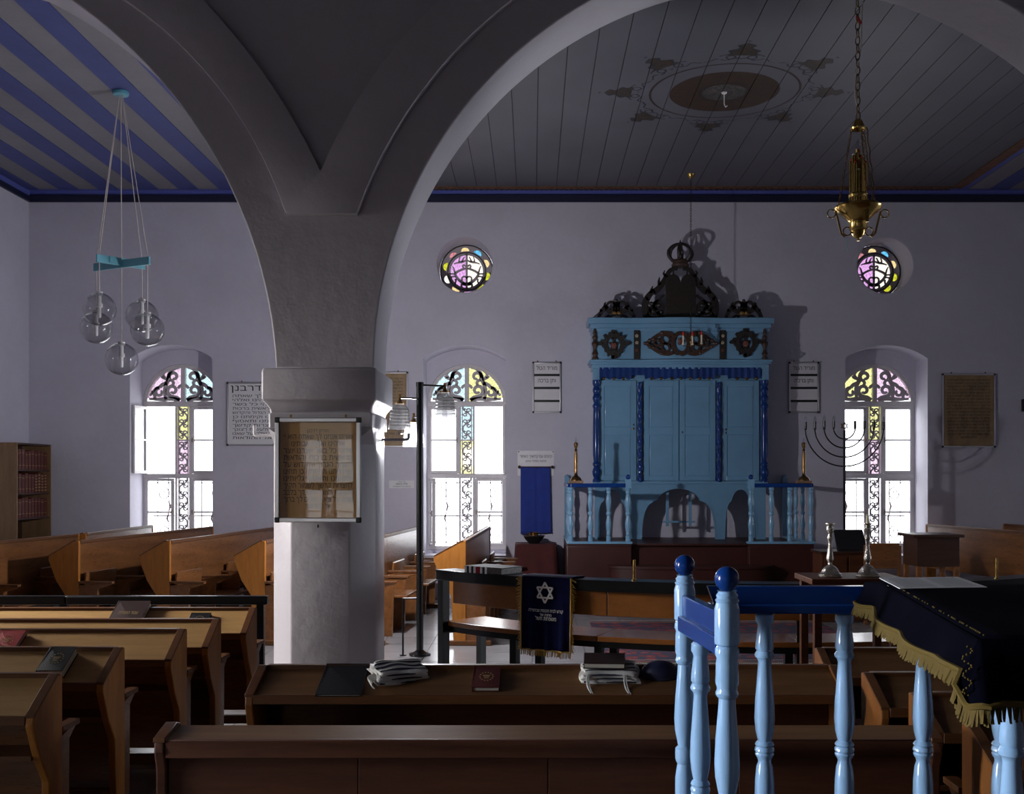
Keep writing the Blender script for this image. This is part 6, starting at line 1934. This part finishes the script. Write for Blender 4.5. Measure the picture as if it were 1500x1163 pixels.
for row, z in enumerate(shelves[:3]):
    y = KY0+.035; i = 0
    cnt = 10; wdt = (KY1-KY0-.075)/cnt
    pos = ('top', 'second', 'third')[row]; ORD = ('first', 'second', 'third', 'fourth', 'fifth', 'sixth', 'seventh', 'eighth', 'ninth', 'last')
    for i in range(cnt):
        h = random.uniform(.235, .265); d_ = random.uniform(.20, .23)
        m = 'red_spine'
        what = 'red'
        if row == 1 and i == 0: m = 'black_leather'; what = 'dark blue'
        if row == 1 and i >= cnt-4: what = 'gold-tooled red'
        y0 = y+i*wdt
        lab = {'red': 'red', 'dark blue': 'black', 'gold-tooled red': 'gold-tooled red'}[what]
        o = thing('book', '%s volume, %s from the left on the %s shelf of the corner bookcase' % (lab, ORD[i], pos), 'book', (KX-.04-d_/2, y0+wdt/2, z+.0005), group='red volumes in the corner bookcase')
        b = wdt*.47
        build('cover', MB().box(-d_/2, d_/2, -b, -b+.004, 0, h).box(-d_/2, d_/2, b-.004, b, 0, h).box(d_/2-.006, d_/2, -b, b, 0, h), m, o, smooth=False)
        build('pages', MB().box(-d_/2+.006, d_/2-.006, -b+.004, b-.004, .006, h-.006), 'page_edge', o, smooth=False)
        g = MB()
        if what == 'gold-tooled red':
            for q in range(6): g.box(d_/2, d_/2+.001, -b*.7, b*.7, h*(.1+.15*q), h*(.1+.15*q)+.012)
        else:
            for q in (.2, .8): g.box(d_/2, d_/2+.001, -b*.8, b*.8, h*q, h*q+.006)
        build('spine_tooling', g, 'gilt_ink', o, smooth=False)

# ================================================================== BOOKS AND SHAWLS ON THE DESKS
def desk_point(pew_y, ht, dd, drop, f):
    """point on a sloping desk, f=0 at its upper edge, 1 at the lower; returns y, z, slope angle"""
    y = pew_y-.01-(dd-.024)*f
    z = ht-.012-(drop-.014)*f
    return y, z, math.atan2(drop-.014, dd-.024)
def lay_book(label, x, pew_y, ht, dd, drop, w, d, t, cover, emblem=True, f=.5, rz=0, title=None, page='page_edge'):
    y, z, sl = desk_point(pew_y, ht, dd, drop, f)
    r = thing('prayer_book', label, 'book', (x, y, z+.002))
    r.rotation_euler = (sl, 0, rz)
    build('pages', MB().box(-w/2+.004, w/2-.005, -d/2+.004, d/2-.004, .003, t-.003), page, r, smooth=False)
    build('cover', MB().box(-w/2, w/2, -d/2, d/2, 0, .004).box(-w/2, w/2, -d/2, d/2, t-.004, t).box(-w/2, -w/2+.005, -d/2, d/2, 0, t), cover, r, bevel=.0015, seg=1)
    if emblem:
        g = MB(); k = min(w, d)*.30
        for i in range(14):
            a = 2*PI*i/14
            g.cbox((k*math.cos(a)*.8, k*math.sin(a), t+.0006), (.006, .006, .001))
        g.box(-k*.45, k*.45, k*.20, k*.34, t, t+.001); g.box(-k*.35, k*.35, -.08*k, .08*k, t, t+.001); g.box(-k*.3, k*.3, -k*.42, -k*.3, t, t+.001)
        build('gilt_emblem', g, 'gilt_ink', r, smooth=False)
    if title:
        m = text_mb(title, 0, -.0, d*.10, w*.6)
        m.v = [(v[0], v[2], t+.001) for v in m.v]
        build('gilt_title', m, 'gilt_ink', r, smooth=False)
    return r
G = (.82, .235, .13)
lay_book('thick black prayer book with round gilt emblem on the near tan desk', PX(92, 5.1), 5.17, *G, .125, .18, .045, 'black_leather', rz=0)
lay_book('bright red prayer book at the left edge on a tan desk', PX(20, 5.75), 5.80, *G, .14, .19, .03, 'red_leather')
lay_book('small black prayer book at the right end of the farthest tan desk', PX(297, 6.7), 6.75, *G, .125, .15, .02, 'black_leather', f=.55)
lay_book('large dark brown volume with gilt title leaning on the farthest tan desk', PX(191, 6.68), 6.75, *G, .205, .29, .04, 'brown_leather', emblem=False, f=.42, title='עמוד התפילה')
F = (.82, .24, .085)
lay_book('wine red prayer book with gilt emblem on the central brown desk', PX(713, 4.58), 4.68, *F, .118, .185, .022, 'wine_leather', f=.5)
bf = lay_book('large plain black folder beside the striped shawl on the central desk', PX(503, 4.56), 4.68, *F, .19, .27, .012, 'black_leather', emblem=False, f=.50)
def folded_shawl(label, x, y, z, w, d, t, rz, stripes, sl, extra=0):
    r = thing('prayer_shawl', label, 'shawl', (x, y, z))
    r.rotation_euler = (sl, 0, rz)
    for k in range(3):
        n, m = 18, 10; vs = []; fs = []
        tt = t/3; s = 1-.06*k
        def top(u, v): return tt*(k+1)+.004*math.sin(u*9+k)*math.cos(v*7)-.35*tt*(max(0, abs(v)-.38)/.12)**2-.25*tt*(max(0, abs(u)-.42)/.08)**2
        for j in range(m+1):
            for i in range(n+1):
                u = i/n-.5; v = j/m-.5
                vs.append((u*w*s+.006*math.sin(v*8+k*2), v*d*s+.006*math.sin(u*7+k), top(u, v)))
        b = len(vs)
        for j in range(m+1):
            for i in range(n+1):
                vs.append((vs[j*(n+1)+i][0], vs[j*(n+1)+i][1], tt*k))
        for j in range(m):
            for i in range(n):
                a = j*(n+1)+i; fs.append((a, a+1, a+n+2, a+n+1)); fs.append((b+a, b+a+n+1, b+a+n+2, b+a+1))
        for i in range(n): fs.append((i, b+i, b+i+1, i+1)); a = m*(n+1)+i; fs.append((a, a+1, b+a+1, b+a))
        for j in range(m): a = j*(n+1); fs.append((a, a+n+1, b+a+n+1, b+a)); a += n; fs.append((a, b+a, b+a+n+1, a+n+1))
        build('fold', MB().add(vs, fs), 'tallit_wool', r, angle=1.2)
    for v0, v1 in stripes:
        mb = MB(); vs = []; fs = []; n = 18; k = 2; tt = t/3
        for i in range(n+1):
            u = i/n-.5
            for v in (v0, (v0+v1)/2, v1):
                z_ = tt*3+.004*math.sin(u*9+2)*math.cos(v*7)-.35*tt*(max(0, abs(v)-.38)/.12)**2-.25*tt*(max(0, abs(u)-.42)/.08)**2
                vs.append((u*w*.88+.006*math.sin(v*8+4), v*d*.88+.006*math.sin(u*7+2), z_+.0015))
        for i in range(n):
            for q in range(2): a = 3*i+q; fs.append((a, a+1, a+4, a+3))
        so = build('stripe', mb.add(vs, fs), 'tallit_stripe', r, angle=1.5)
        # the stripe also shows on the front fold
    for k in range(3):
        build('edge_stripe', MB().box(-w*.44, w*.44, -d*.5*(1-.06*k)-.003, -d*.5*(1-.06*k)+.004, t/3*(k+.35), t/3*(k+.62)), 'tallit_stripe', r, smooth=False)
    return r
y, z, sl = desk_point(4.68, *F, .32)
s1 = folded_shawl('rumpled white prayer shawl with black stripes next to the black folder', PX(584, 4.6), y+.01, z+.003, .24, .15, .05, math.radians(24), [(-.34, -.22), (-.08, .05), (.16, .26), (.34, .38)], sl)
ts = MB()
for i in range(8):
    ts.tube(bez((-.11, -.05+.006*i, .02), (-.15, -.06+.008*i, .02), (-.15, -.09+.01*i, .004), (-.14+.01*random.random(), -.10+.012*i, .003), 6), .0028, 4)
build('tassel', ts, 'tallit_wool', s1)
y, z, sl = desk_point(4.68, *F, .30)
s2 = folded_shawl('neatly folded striped prayer shawl under a dark book on the central desk', PX(893, 4.6), y+.01, z+.003, .255, .15, .045, math.radians(-2), [(-.34, -.26), (-.10, -.02), (.14, .22)], sl)
for x0 in (-.095, .065):
    build('tassel', MB().tube(bez((x0, -.07, .04), (x0-.01, -.085, .03), (x0-.005, -.10, -.005), (x0+.012, -.16, .0), 8), .004, 5).tube(bez((x0+.006, -.07, .04), (x0, -.085, .03), (x0+.004, -.10, -.003), (x0+.02, -.165, .0), 8), .003, 5), 'tallit_wool', s2)
b2 = thing('dark_book', 'dark book with pale page edges lying on the folded shawl', 'book', (PX(886, 4.6), y+.02, z+.052))
b2.rotation_euler = (sl*.7, 0, math.radians(-4))
build('pages', MB().box(-.085, .085, -.055, .055, .003, .022), 'page_edge', b2, smooth=False)
build('cover', MB().box(-.09, .09, -.06, .06, 0, .003).box(-.09, .09, -.06, .06, .022, .026).box(.085, .09, -.06, .06, 0, .026), 'brown_leather', b2, bevel=.0015, seg=1)
kp = thing('skullcap', 'dark blue satin skullcap lying on the central desk beside the newel post', 'cap', (PX(968, 4.6), desk_point(4.68, *F, .3)[0]+.02, desk_point(4.68, *F, .3)[1]+.004))
build('crown', MB().lathe([(.080, 0), (.078, .015), (.066, .036), (.045, .052), (.02, .060), (.001, .062)], 24, sx=1.1, sy=.8), 'blue_satin', kp)
build('band', MB().lathe([(.083, 0), (.084, .010), (.079, .014)], 24, sx=1.1, sy=.8), 'tallit_stripe', kp)
kp.rotation_euler = (sl, 0, 0)
